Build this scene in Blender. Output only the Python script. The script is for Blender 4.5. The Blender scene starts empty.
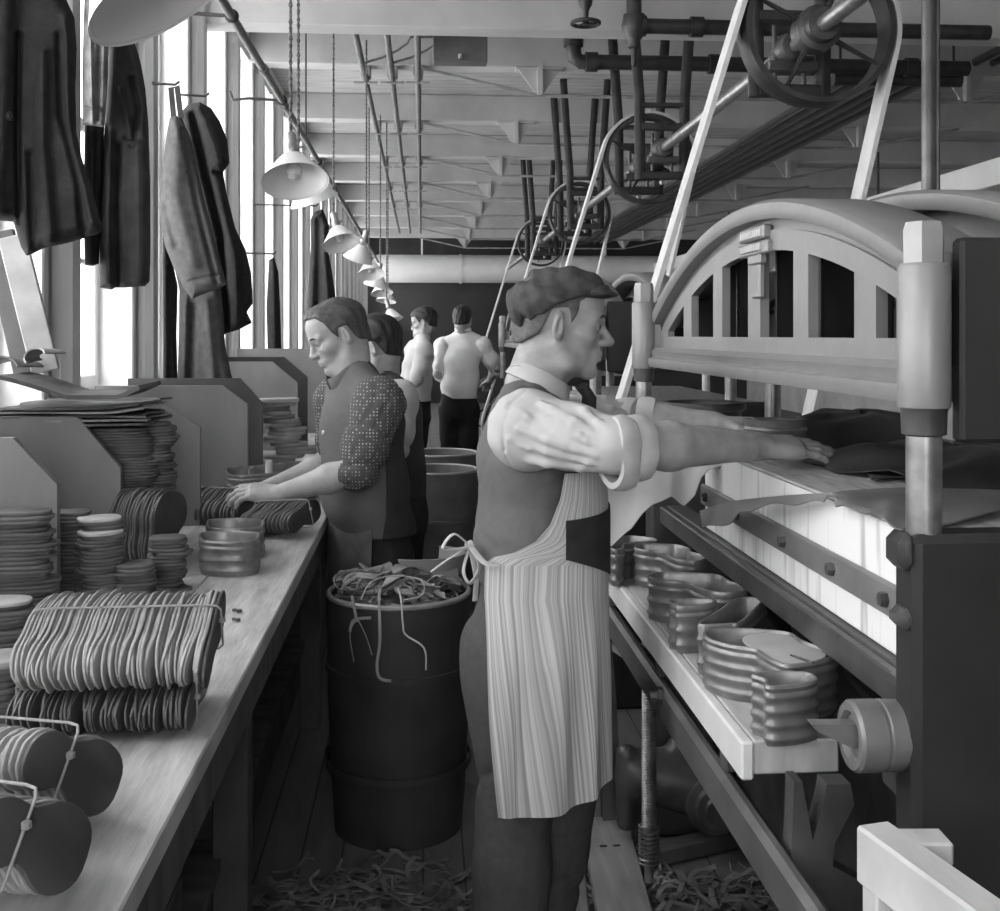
import bpy, math, random
import numpy as np
from mathutils import Vector, Matrix
from math import sin, cos, pi, radians
random.seed(7)
scene = bpy.context.scene
COL = scene.collection
V = Vector
# ------------------------------------------------------------------ camera
EYE = 1.55
YAW = math.atan(78 / 1100.0)
CF = V((sin(YAW), cos(YAW), 0)); CR = V((cos(YAW), -sin(YAW), 0))
cam_data = bpy.data.cameras.new('camera'); cam = bpy.data.objects.new('camera', cam_data); COL.objects.link(cam)
cam.location = (0, 0, EYE); cam.rotation_euler = (pi / 2, 0, -YAW)
cam_data.sensor_width = 36; cam_data.lens = 36 * 1.1; cam_data.shift_y = -(455.5 - 335) / 1000
cam_data.clip_start = .05; cam_data.clip_end = 200
scene.camera = cam

def at(px, py, D):
    """a point of the workshop measured off the plate at distance D"""
    p = D * (CF + CR * ((px - 500) / 1100.0)); return V((p.x, p.y, EYE + (335 - py) / 1100.0 * D))
def at_x(px, py, X):
    q = CF + CR * ((px - 500) / 1100.0); return at(px, py, X / q.x)
def at_z(px, py, z):
    return at(px, py, (z - EYE) * 1100.0 / (335 - py))
def yd(D, X): return (D - X * CF.x) / CF.y

# ------------------------------------------------------------------ materials
MATS = {}
def mat(name, v, rough=.6, metal=0, amt=.25, scale=8, stretch=(1, 1, 1), bump=0, bscale=None, spec=.4, kind='noise'):
    if name in MATS: return MATS[name]
    m = bpy.data.materials.new(name); m.use_nodes = True; MATS[name] = m
    nt = m.node_tree; N = nt.nodes; L = nt.links
    b = N['Principled BSDF']; b.inputs['Roughness'].default_value = rough; b.inputs['Metallic'].default_value = metal
    b.inputs['Specular IOR Level'].default_value = spec
    tc = N.new('ShaderNodeTexCoord'); mp = N.new('ShaderNodeMapping'); mp.inputs['Scale'].default_value = stretch
    L.new(tc.outputs['Object'], mp.inputs['Vector'])
    if kind == 'dots':
        t = N.new('ShaderNodeTexVoronoi'); t.inputs['Scale'].default_value = scale; t.inputs['Randomness'].default_value = .12
        out = t.outputs['Distance']
        r = N.new('ShaderNodeValToRGB'); e = r.color_ramp.elements
        e[0].position = .2; e[0].color = (amt, amt, amt, 1); e[1].position = .3; e[1].color = (v, v, v, 1)
    elif kind == 'stripe':
        L.new(tc.outputs['UV'], mp.inputs['Vector'])
        t = N.new('ShaderNodeTexNoise'); t.inputs['Scale'].default_value = scale; t.inputs['Detail'].default_value = 1.5
        out = t.outputs['Fac']
        r = N.new('ShaderNodeValToRGB'); e = r.color_ramp.elements
        e[0].position = .38; e[0].color = (amt, amt, amt, 1); e[1].position = .6; e[1].color = (v, v, v, 1)
    else:
        t = N.new('ShaderNodeTexNoise'); t.inputs['Scale'].default_value = scale; t.inputs['Detail'].default_value = 5
        out = t.outputs['Fac']
        r = N.new('ShaderNodeValToRGB'); e = r.color_ramp.elements
        lo = max(.004, v * (1 - amt)); hi = min(.95, v * (1 + amt))
        e[0].position = .3; e[0].color = (lo, lo, lo, 1); e[1].position = .7; e[1].color = (hi, hi, hi, 1)
    L.new(mp.outputs['Vector'], t.inputs['Vector']); L.new(out, r.inputs['Fac']); L.new(r.outputs['Color'], b.inputs['Base Color'])
    if bump:
        t2 = N.new('ShaderNodeTexNoise'); t2.inputs['Scale'].default_value = bscale or scale * 4; t2.inputs['Detail'].default_value = 4
        L.new(mp.outputs['Vector'], t2.inputs['Vector'])
        bp = N.new('ShaderNodeBump'); bp.inputs['Strength'].default_value = bump; bp.inputs['Distance'].default_value = .01
        L.new(t2.outputs['Fac'], bp.inputs['Height']); L.new(bp.outputs['Normal'], b.inputs['Normal'])
    return m

M_bench = mat('bench wood', .42, .55, 0, .3, 5, (6, 1, 1), .25)
M_div = mat('divider wood', .19, .6, 0, .2, 5, (1, 1, .3), .1)
M_divd = mat('dark divider wood', .05, .6, 0, .25, 5, (1, 1, .3))  # darker tone given to two of the dividers
M_darkwood = mat('dark floor wood', .1, .7, 0, .5, 4, (6, .6, 1), .3)
M_under = mat('darker timber', .07, .8, 0, .4, 5, (1, 4, 1))  # darker than the worktop, for bench underparts, crates and loose boards
M_pale = mat('pale sawn wood', .45, .6, 0, .25, 5, (4, 1, 1), .1)
M_paint = mat('white paint', .72, .5, 0, .06, 3)
M_ceil = mat('ceiling paint', .45, .7, 0, .14, 3, (1, 4, 1))
M_beam = mat('beam paint', .48, .6, 0, .12, 3)
M_wall = mat('grimy wall paint', .4, .7, 0, .2, 2)
M_iron = mat('black iron', .035, .45, .1, .4, 12, spec=.5, bump=.1)
M_castgrey = mat('grey enamelled casting', .215, .36, .1, .06, 14, bump=.06, bscale=60, spec=.6)
M_castdark = mat('dark oily casting', .07, .4, .2, .4, 9, bump=.1, spec=.5)
M_steel = mat('bright steel', .5, .3, .85, .2, 20)
M_oldsteel = mat('worn steel', .3, .35, .75, .35, 20)
M_die = mat('forged die steel', .2, .36, .4, .25, 30)
M_belt = mat('canvas belt', .55, .7, 0, .12, 10)
M_leather = mat('sole leather', .26, .6, 0, .3, 9, bump=.15, bscale=60)
M_leatherd = mat('dark sole leather', .095, .6, 0, .4, 9, bump=.15, bscale=60)
M_leatherl = mat('pale leather', .42, .55, 0, .2, 6, bump=.05)
M_leatherf = mat('smooth leather face', .07, .42, 0, .25, 6)
M_hide = mat('black hide', .035, .4, 0, .4, 8, bump=.15, spec=.5)
M_scrap = mat('leather scraps', .24, .6, 0, .75, 11)
M_string = mat('twine', .28, .8, 0, .2, 60)
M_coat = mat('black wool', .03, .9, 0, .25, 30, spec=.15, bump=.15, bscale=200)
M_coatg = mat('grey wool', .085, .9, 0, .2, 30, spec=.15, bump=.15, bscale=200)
M_jacket = mat('worn work cloth', .05, .85, 0, .35, 12, spec=.15)
M_shade = mat('white enamel', .75, .35, 0, .05, 6)
M_shadein = mat('enamel shade', .62, .4, 0, .05, 6)
M_brass = mat('socket brass', .35, .35, .6, .2, 20)
M_bulb = mat('bulb glass', .6, .12, 0, .05, 6, spec=.7)
M_cord = mat('braided cord', .12, .8, 0, .7, 90)
M_barrel = mat('tarred barrel', .034, .6, 0, .3, 6)
M_barrelg = mat('grey fibre barrel', .12, .6, 0, .3, 6)
M_skin = mat('skin', .36, .5, 0, .1, 30, spec=.35)
M_skind = mat('tanned skin', .3, .45, 0, .14, 30, spec=.4)
M_hair = mat('dark hair', .02, .45, 0, .4, 60, spec=.4, bump=.3, bscale=150)
M_hairf = mat('fair brown hair', .06, .4, 0, .4, 60, spec=.5, bump=.3, bscale=150)
M_shirt = mat('white shirt cloth', .44, .8, 0, .08, 14, spec=.2)
M_dots = mat('dotted shirt cloth', .085, .85, 0, .42, 88, spec=.2, kind='dots')
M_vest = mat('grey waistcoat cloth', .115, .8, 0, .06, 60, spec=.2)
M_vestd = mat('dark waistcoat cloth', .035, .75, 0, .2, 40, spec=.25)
M_trouser = mat('dark trouser cloth', .07, .85, 0, .12, 60, spec=.2)
M_trousd = mat('black trouser cloth', .025, .85, 0, .25, 20, spec=.2)
M_apron = mat('striped apron cloth', .52, .8, 0, .27, 1, (95, .12, 1), kind='stripe', spec=.2)
M_patch = mat('dark apron patch', .03, .8, 0, .2, 30, spec=.2)
M_apg = mat('plain grey apron', .1, .8, 0, .2, 20, spec=.2)
M_cap = mat('cap tweed', .06, .8, 0, .3, 40, bump=.2, bscale=150, spec=.2)
M_shoe = mat('black shoe leather', .02, .4, 0, .2, 10)
M_eye = mat('eye', .05, .2, 0, .3, 10)
M_button = mat('pale button', .7, .3, 0, .1, 10)

def panelmat():
    m = mat('streaked white panel', .75, .5, 0, .5, 3, (9, 9, .8), spec=.3)
    for n in m.node_tree.nodes:
        if n.type == 'VALTORGB':
            n.color_ramp.elements[0].position = .24; n.color_ramp.elements[0].color = (.36, .36, .36, 1)
            n.color_ramp.elements[1].position = .46; n.color_ramp.elements[1].color = (.8, .8, .8, 1)
    return m
M_panel = panelmat()
def planks(name, v, w, axis, joint=.35):
    m = mat(name, v, .7, 0, .18, 3, (1, 6, 1) if axis == 'Y' else (6, 1, 1))
    nt = m.node_tree; N = nt.nodes; L = nt.links
    tc = [n for n in N if n.type == 'TEX_COORD'][0]
    sx = N.new('ShaderNodeSeparateXYZ'); L.new(tc.outputs['Object'], sx.inputs[0])
    d = N.new('ShaderNodeMath'); d.operation = 'DIVIDE'; d.inputs[1].default_value = w; L.new(sx.outputs[axis], d.inputs[0])
    f = N.new('ShaderNodeMath'); f.operation = 'FRACT'; L.new(d.outputs[0], f.inputs[0])
    g = N.new('ShaderNodeMath'); g.operation = 'GREATER_THAN'; g.inputs[1].default_value = .05; L.new(f.outputs[0], g.inputs[0])
    mr = N.new('ShaderNodeMapRange'); mr.inputs['To Min'].default_value = joint; mr.inputs['To Max'].default_value = 1; L.new(g.outputs[0], mr.inputs['Value'])
    b = N['Principled BSDF']; src = b.inputs['Base Color'].links[0].from_socket
    mx = N.new('ShaderNodeMix'); mx.data_type = 'RGBA'; mx.blend_type = 'MULTIPLY'; mx.inputs['Factor'].default_value = 1
    L.new(src, mx.inputs['A']); L.new(mr.outputs[0], mx.inputs['B']); L.new(mx.outputs['Result'], b.inputs['Base Color'])
    return m
M_floor = planks('plank floor', .13, .12, 'X')
M_ceilp = planks('plank ceiling', .4, .14, 'Y', .6)
def glass():
    m = bpy.data.materials.new('window glass'); m.use_nodes = True; N = m.node_tree.nodes; L = m.node_tree.links
    N.clear(); o = N.new('ShaderNodeOutputMaterial'); t = N.new('ShaderNodeBsdfTransparent'); g = N.new('ShaderNodeBsdfGlossy')
    g.inputs['Roughness'].default_value = .05; t.inputs['Color'].default_value = (.95, .95, .95, 1)
    mx = N.new('ShaderNodeMixShader'); mx.inputs['Fac'].default_value = .05
    nz = N.new('ShaderNodeTexNoise'); nz.inputs['Scale'].default_value = 4; mr = N.new('ShaderNodeMapRange')
    mr.inputs['To Min'].default_value = .02; mr.inputs['To Max'].default_value = .1
    L.new(nz.outputs['Fac'], mr.inputs['Value']); L.new(mr.outputs[0], mx.inputs['Fac'])
    L.new(t.outputs[0], mx.inputs[1]); L.new(g.outputs[0], mx.inputs[2]); L.new(mx.outputs[0], o.inputs['Surface'])
    return m
M_glass = glass()

# ------------------------------------------------------------------ objects and tags
def tag(o, label=None, cat=None, group=None, kind=None):
    if label: o['label'] = label
    if cat: o['category'] = cat
    if group: o['group'] = group
    if kind: o['kind'] = kind
    return o
def thing(name, label, cat, loc=(0, 0, 0), group=None, rz=0):
    o = bpy.data.objects.new(name, None); COL.objects.link(o); o.location = loc; o.rotation_euler = (0, 0, rz)
    o.empty_display_size = .1
    return tag(o, label, cat, group)
def link(name, me, m, parent=None):
    o = bpy.data.objects.new(name, me); COL.objects.link(o)
    if m and not me.materials: me.materials.append(m)
    if parent is not None:
        o.parent = parent
    return o
def copy_tree(o, parent=None):
    c = o.copy(); COL.objects.link(c)
    if parent is not None: c.parent = parent
    for ch in list(o.children): copy_tree(ch, c)
    return c

def frame(axis, up=(0, 0, 1)):
    z = V(axis).normalized(); u = V(up)
    if abs(z.dot(u.normalized())) > .95: u = V((0, 1, 0)) if abs(z.y) < .9 else V((1, 0, 0))
    x = u.cross(z).normalized(); y = z.cross(x)
    return Matrix((x, y, z)).transposed()

class MB:
    def __init__(s): s.v = []; s.f = []; s.uv = {}
    def add(s, vs, fs):
        b = len(s.v); s.v += [tuple(p) for p in vs]; s.f += [tuple(b + i for i in f) for f in fs]; return b
    def box(s, lo, hi, bev=0, R=None, piv=None):
        lo = V(lo); hi = V(hi); b = min(bev, .49 * min(abs(hi[i] - lo[i]) for i in range(3)))
        if b <= 0:
            vs = [V((x, y, z)) for x in (lo.x, hi.x) for y in (lo.y, hi.y) for z in (lo.z, hi.z)]
            fs = [(0, 1, 3, 2), (4, 6, 7, 5), (0, 4, 5, 1), (2, 3, 7, 6), (0, 2, 6, 4), (1, 5, 7, 3)]
        else:
            # chamfered box: 24 vertices
            c = (lo + hi) / 2; h = (hi - lo) / 2; vs = []; ix = {}
            for sx in (-1, 1):
                for sy in (-1, 1):
                    for sz in (-1, 1):
                        for a in range(3):
                            p = V((sx * (h.x - (b if a != 0 else 0)), sy * (h.y - (b if a != 1 else 0)), sz * (h.z - (b if a != 2 else 0))))
                            ix[(sx, sy, sz, a)] = len(vs); vs.append(c + p)
            fs = []
            for a in range(3):
                o = [i for i in range(3) if i != a]
                for sg in (-1, 1):
                    q = []
                    for (u, w) in ((-1, -1), (1, -1), (1, 1), (-1, 1)):
                        k = [0, 0, 0]; k[a] = sg; k[o[0]] = u; k[o[1]] = w; q.append(ix[(k[0], k[1], k[2], a)])
                    fs.append(tuple(q))
            for a in range(3):
                o = [i for i in range(3) if i != a]
                for u in (-1, 1):
                    for w in (-1, 1):
                        k0 = [0, 0, 0]; k1 = [0, 0, 0]; k0[a] = -1; k1[a] = 1
                        for k in (k0, k1): k[o[0]] = u; k[o[1]] = w
                        fs.append((ix[(*k0, o[0])], ix[(*k1, o[0])], ix[(*k1, o[1])], ix[(*k0, o[1])]))
            for sx in (-1, 1):
                for sy in (-1, 1):
                    for sz in (-1, 1): fs.append(tuple(ix[(sx, sy, sz, a)] for a in range(3)))
        if R is not None:
            pv = V(piv) if piv is not None else (lo + hi) / 2
            vs = [pv + R @ (p - pv) for p in vs]
        s.add(vs, fs); return s
    def bar(s, a, b, w, h, bev=.002, up=(0, 0, 1)):
        """rectangular bar from a to b: w sideways, h along up"""
        a = V(a); b = V(b); M = frame(b - a, up); L = (b - a).length
        t = MB(); t.box((-w / 2, -h / 2, 0), (w / 2, h / 2, L), bev)
        s.add([a + M @ V(p) for p in t.v], t.f); return s
    def cyl(s, a, b, r0, r1=None, n=16, cap=True):
        a = V(a); b = V(b); r1 = r0 if r1 is None else r1; M = frame(b - a)
        vs = []
        for p, r in ((a, r0), (b, r1)):
            vs += [p + M @ V((r * cos(2 * pi * i / n), r * sin(2 * pi * i / n), 0)) for i in range(n)]
        fs = [(i, (i + 1) % n, n + (i + 1) % n, n + i) for i in range(n)]
        if cap: fs += [tuple(range(n - 1, -1, -1)), tuple(range(n, 2 * n))]
        s.add(vs, fs); return s
    def lathe(s, prof, o=(0, 0, 0), axis=(0, 0, 1), n=24, closed=False, up=(0, 0, 1), sx=1, sy=1):
        """prof: (radius, height) pairs around axis"""
        o = V(o); M = frame(axis, up); vs = []
        for r, h in prof: vs += [o + M @ V((sx * r * cos(2 * pi * i / n), sy * r * sin(2 * pi * i / n), h)) for i in range(n)]
        m = len(prof); fs = []
        for j in range(m if closed else m - 1):
            k = (j + 1) % m
            fs += [(j * n + i, j * n + (i + 1) % n, k * n + (i + 1) % n, k * n + i) for i in range(n)]
        s.add(vs, fs); return s
    def tube(s, pts, r, n=8, cap=True, flat=None, up=(0, 0, 1)):
        """tube along pts; r number or list; flat=(w,h) makes a ribbon"""
        pts = [V(p) for p in pts]; m = len(pts); rr = r if isinstance(r, (list, tuple)) else [r] * m
        vs = []; prev = None
        for i, p in enumerate(pts):
            t = (pts[min(i + 1, m - 1)] - pts[max(i - 1, 0)]).normalized()
            if prev is None: M = frame(t, up); x = M.col[0].copy()
            else:
                x = prev - t * prev.dot(t)
                x = x.normalized() if x.length > 1e-6 else frame(t, up).col[0].copy()
            y = t.cross(x); prev = x
            for k in range(n):
                a = 2 * pi * (k + .5) / n
                if flat: vs.append(p + x * (flat[0] * cos(a)) + y * (flat[1] * sin(a)))
                else: vs.append(p + (x * cos(a) + y * sin(a)) * rr[i])
        fs = [(i * n + k, i * n + (k + 1) % n, (i + 1) * n + (k + 1) % n, (i + 1) * n + k) for i in range(m - 1) for k in range(n)]
        if cap: fs += [tuple(range(n - 1, -1, -1)), tuple((m - 1) * n + k for k in range(n))]
        s.add(vs, fs); return s
    def ring(s, c, axis, R, r, n=40, k=8, sq=None):
        c = V(c); M = frame(axis); vs = []
        for i in range(n):
            a = 2 * pi * i / n
            for j in range(k):
                b = 2 * pi * (j + .5) / k
                u, w = (r * cos(b), r * sin(b)) if sq is None else (sq[0] * max(-1, min(1, 1.5 * cos(b))), sq[1] * max(-1, min(1, 1.5 * sin(b))))
                vs.append(c + M @ V(((R + u) * cos(a), (R + u) * sin(a), w)))
        s.add(vs, [(i * k + j, ((i + 1) % n) * k + j, ((i + 1) % n) * k + (j + 1) % k, i * k + (j + 1) % k) for i in range(n) for j in range(k)]); return s
    def prism(s, outline, M4, t):
        """closed 2-D outline extruded by t along the local z of M4"""
        n = len(outline); vs = [M4 @ V((x, y, 0)) for x, y in outline] + [M4 @ V((x, y, t)) for x, y in outline]
        s.add(vs, [tuple(range(n - 1, -1, -1)), tuple(range(n, 2 * n))] + [(i, (i + 1) % n, n + (i + 1) % n, n + i) for i in range(n)]); return s
    def sheet(s, P, nu, nv, t=.003, uv=False):
        """P(u,v) -> point, thickness t"""
        g = [[V(P(i / nu, j / nv)) for j in range(nv + 1)] for i in range(nu + 1)]
        top = []; bot = []
        for i in range(nu + 1):
            for j in range(nv + 1):
                a = g[min(i + 1, nu)][j] - g[max(i - 1, 0)][j]; b = g[i][min(j + 1, nv)] - g[i][max(j - 1, 0)]
                nrm = a.cross(b); nrm = nrm.normalized() if nrm.length > 1e-9 else V((0, 0, 1))
                top.append(g[i][j] + nrm * t / 2); bot.append(g[i][j] - nrm * t / 2)
        n = len(top); W = nv + 1; fs = []
        for i in range(nu):
            for j in range(nv):
                a, b, c, d = i * W + j, (i + 1) * W + j, (i + 1) * W + j + 1, i * W + j + 1
                fs += [(a, b, c, d), (n + d, n + c, n + b, n + a)]
        edge = [i * W for i in range(nu + 1)] + [nu * W + j for j in range(1, W)] + [i * W + nv for i in range(nu - 1, -1, -1)] + [j for j in range(nv - 1, 0, -1)]
        for q in range(len(edge)):
            a, b = edge[q], edge[(q + 1) % len(edge)]; fs.append((b, a, n + a, n + b))
        base = s.add(top + bot, fs)
        for k in range(2):
            for i in range(nu + 1):
                for j in range(W): s.uv[base + k * n + i * W + j] = (i / nu, j / nv)
        return s
    def mesh(s, name, smooth=35):
        me = bpy.data.meshes.new(name); me.from_pydata(s.v, [], s.f); me.validate()
        if s.uv:
            l = me.uv_layers.new(name='UVMap')
            for lp in me.loops: l.data[lp.index].uv = s.uv.get(lp.vertex_index, (0, 0))
        if smooth:
            me.polygons.foreach_set('use_smooth', [True] * len(me.polygons)); me.set_sharp_from_angle(angle=radians(smooth))
        me.update(); return me
    def build(s, name, m, parent=None, smooth=35, label=None, local=False):
        """points are in world space; a parent's location is taken off"""
        if parent is not None and not local:
            bpy.context.view_layer.update()
            W = parent_matrix(parent).inverted(); s.v = [tuple(W @ V(p)) for p in s.v]
        o = link(name, s.mesh(name, smooth), m, parent)
        if label: o['label'] = label
        return o
def parent_matrix(o):
    M = Matrix.LocRotScale(o.location, o.rotation_euler, o.scale)
    return parent_matrix(o.parent) @ M if o.parent else M
def struct(name, mb, m, parent=None, smooth=0):
    o = mb.build(name, m, parent, smooth)
    if parent is None: o['kind'] = 'structure'
    return o

# ------------------------------------------------------------------ implicit surfaces for bodies, cloth and castings
def smin(a, b, k):
    h = np.clip(.5 + .5 * (b - a) / k, 0, 1); return b + (a - b) * h - k * h * (1 - h)
class SDF:
    def __init__(s): s.p = []
    def rc(s, a, b, ra, rb=None, k=.02, lat=None, ls=1., sub=False):
        s.p.append(('rc', V(a), V(b), ra, ra if rb is None else rb, k, lat, ls, sub)); return s
    def el(s, c, r, R=None, k=.02, sub=False):
        s.p.append(('el', V(c), V(r) if not isinstance(r, (int, float)) else V((r, r, r)), R, k, sub)); return s
    def chain(s, pts, rs, k=.02, lat=None, ls=None):
        for i in range(len(pts) - 1):
            s.rc(pts[i], pts[i + 1], rs[i], rs[i + 1], k, lat, 1 if ls is None else (ls if isinstance(ls, (int, float)) else ls[i]))
        return s
    def bb(s, p):
        if p[0] == 'rc':
            r = max(p[3], p[4]) * max(1, p[7]); return V([min(p[1][i], p[2][i]) - r for i in range(3)]), V([max(p[1][i], p[2][i]) + r for i in range(3)])
        r = max(p[2]); return p[1] - V((r, r, r)), p[1] + V((r, r, r))
    def verts(s, h, post=None, lo=None, hi=None, mg=.035):
        bs = [s.bb(p) for p in s.p if not p[-1]]
        if lo is None: lo = V([min(b[0][i] for b in bs) for i in range(3)]) - V((mg, mg, mg)) * .6
        if hi is None: hi = V([max(b[1][i] for b in bs) for i in range(3)]) + V((mg, mg, mg)) * .6
        n = [int(math.ceil((hi[i] - lo[i]) / h)) + 1 for i in range(3)]
        ax = [(lo[i] + h * np.arange(n[i])).astype(np.float32) for i in range(3)]
        F = np.ones(n, np.float32)
        for p in s.p:
            a, b = s.bb(p); sl = []
            for i in range(3):
                i0 = max(0, int((a[i] - mg - lo[i]) / h)); i1 = min(n[i], int((b[i] + mg - lo[i]) / h) + 2); sl.append(slice(i0, max(i0, i1)))
            if any(q.stop <= q.start for q in sl): continue
            X = ax[0][sl[0]][:, None, None]; Y = ax[1][sl[1]][None, :, None]; Z = ax[2][sl[2]][None, None, :]
            if p[0] == 'rc':
                _, A, B, ra, rb, k, lat, ls, sub = p
                x, y, z = X - A.x, Y - A.y, Z - A.z; d = B - A; f = 1
                if lat is not None:
                    w = (x * lat.x + y * lat.y + z * lat.z) * (1 - 1 / ls); x = x - w * lat.x; y = y - w * lat.y; z = z - w * lat.z
                    w = d.dot(lat) * (1 - 1 / ls); d = d - lat * w
                t = np.clip((x * d.x + y * d.y + z * d.z) / max(1e-9, d.length_squared), 0, 1)
                D = np.sqrt((x - t * d.x) ** 2 + (y - t * d.y) ** 2 + (z - t * d.z) ** 2) - (ra + (rb - ra) * t)
            else:
                _, C, r, R, k, sub = p
                x, y, z = X - C.x, Y - C.y, Z - C.z
                if R is not None:
                    c0, c1, c2 = R.col; x, y, z = x * c0.x + y * c0.y + z * c0.z, x * c1.x + y * c1.y + z * c1.z, x * c2.x + y * c2.y + z * c2.z
                k0 = np.sqrt((x / r.x) ** 2 + (y / r.y) ** 2 + (z / r.z) ** 2)
                k1 = np.sqrt((x / r.x ** 2) ** 2 + (y / r.y ** 2) ** 2 + (z / r.z ** 2) ** 2) + 1e-6
                D = k0 * (k0 - 1) / k1
            G = F[sl[0], sl[1], sl[2]]
            F[sl[0], sl[1], sl[2]] = -smin(-G, D, k) if sub else smin(G, D, k)
        if post: F = post(F, ax[0][:, None, None], ax[1][None, :, None], ax[2][None, None, :]).astype(np.float32)
        return snet(F, lo, h)
def snet(F, lo, h):
    F = np.pad(F, 1, constant_values=1.0); lo = V(lo) - V((h, h, h))
    S = F < 0; n = [q - 1 for q in F.shape]
    c = np.zeros(n, np.int8)
    cs = [(a, b, d) for a in (0, 1) for b in (0, 1) for d in (0, 1)]
    for a, b, d in cs: c += S[a:a + n[0], b:b + n[1], d:d + n[2]]
    I, J, K = np.nonzero((c > 0) & (c < 8)); idx = -np.ones(n, np.int64); idx[I, J, K] = np.arange(len(I))
    f = {q: F[I + q[0], J + q[1], K + q[2]] for q in cs}
    acc = np.zeros((len(I), 3)); cnt = np.zeros(len(I))
    for q in cs:
        for axn in range(3):
            if q[axn]: continue
            w = list(q); w[axn] = 1; w = tuple(w); fa, fb = f[q], f[w]; m = (fa < 0) != (fb < 0)
            t = np.where(m, fa / np.where(m, fa - fb, 1), 0)
            for e in range(3): acc[:, e] += np.where(m, q[e] + (t if e == axn else 0), 0)
            cnt += m
    P = (np.stack([I, J, K], 1) + acc / cnt[:, None]) * h + np.array(lo)
    Q = []
    for axn in range(3):
        u, w = [i for i in range(3) if i != axn]
        A = [slice(None)] * 3; B = [slice(None)] * 3; A[axn] = slice(0, -1); B[axn] = slice(1, None)
        a, b = S[tuple(A)], S[tuple(B)]
        e = np.argwhere(a != b); e = e[(e[:, u] > 0) & (e[:, w] > 0) & (e[:, u] < n[u]) & (e[:, w] < n[w])]
        def g(du, dw):
            r = e.copy(); r[:, u] += du; r[:, w] += dw; return idx[r[:, 0], r[:, 1], r[:, 2]]
        q = np.stack([g(-1, -1), g(0, -1), g(0, 0), g(-1, 0)], 1)
        flip = a[e[:, 0], e[:, 1], e[:, 2]] ^ (axn == 1)
        q[~flip] = q[~flip][:, ::-1]; Q.append(q)
    Q = np.concatenate(Q); Q = Q[(Q >= 0).all(1)]
    return P, Q
def np_mesh(name, parts):
    vs = []; fs = []; b = 0
    for P, Q in parts: vs.append(P); fs.append(Q + b); b += len(P)
    P = np.concatenate(vs); Q = np.concatenate(fs); me = bpy.data.meshes.new(name)
    me.vertices.add(len(P)); me.vertices.foreach_set('co', P.astype(np.float32).ravel())
    me.loops.add(Q.size); me.loops.foreach_set('vertex_index', Q.astype(np.int32).ravel())
    me.polygons.add(len(Q)); me.polygons.foreach_set('loop_start', np.arange(0, Q.size, 4, dtype=np.int32))
    me.polygons.foreach_set('use_smooth', np.ones(len(Q), bool)); me.update(calc_edges=True); me.validate()
    return me
def sdf_obj(name, parts, m, parent=None):
    if parent is not None:
        W = parent_matrix(parent).inverted(); A = np.array(W.to_3x3()); t = np.array(W.translation)
        parts = [(P @ A.T + t, Q) for P, Q in parts]
    return link(name, np_mesh(name, parts), m, parent)
def wrinkle(amp, freq, dirv, ph=0, warp=.5):
    dx, dy, dz = V(dirv).normalized()
    def fn(F, X, Y, Z):
        q = (X * dx + Y * dy + Z * dz) * freq + ph
        w = np.sin(X * 21 + 1.3 + ph) + np.sin(Y * 17 + ph) + np.sin(Z * 13 + .7)
        return F + amp * np.sin(q + warp * w)
    return fn
def crease(amp, freq, dirv, ph=0, warp=1.2, sharp=3):
    dx, dy, dz = V(dirv).normalized()
    def fn(F, X, Y, Z):
        q = (X * dx + Y * dy + Z * dz) * freq + ph
        w = np.sin(X * 19 + 1.3 + ph) + np.sin(Y * 23 + 2 * ph) + np.sin(Z * 17 + .7 + ph) + .6 * np.sin(X * 47 - Z * 39 + ph)
        g = np.sin(X * 9 + 2 * ph) * np.sin(Z * 14 + 1 + ph) * .5 + .6
        return F + amp * np.clip(g, .15, 1) * (1 - np.abs(np.sin(.5 * q + .5 * warp * w))) ** sharp
    return fn
def posts(*fs):
    def fn(F, X, Y, Z):
        for f in fs: F = f(F, X, Y, Z)
        return F
    return fn
def cut(n, p):
    """keep the side n points away from"""
    n = V(n).normalized(); d = n.dot(V(p))
    return lambda F, X, Y, Z: np.maximum(F, X * n.x + Y * n.y + Z * n.z - d)
def cr3(pts, n=6):
    out = []; m = len(pts)
    for i in range(m - 1):
        p0, p1, p2, p3 = (V(pts[min(m - 1, max(0, i + k))]) for k in (-1, 0, 1, 2))
        for j in range(n):
            u = j / n; out.append(.5 * ((2 * p1) + (p2 - p0) * u + (2 * p0 - 5 * p1 + 4 * p2 - p3) * u * u + (3 * p1 - p0 - 3 * p2 + p3) * u ** 3))
    return out + [V(pts[-1])]

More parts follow.
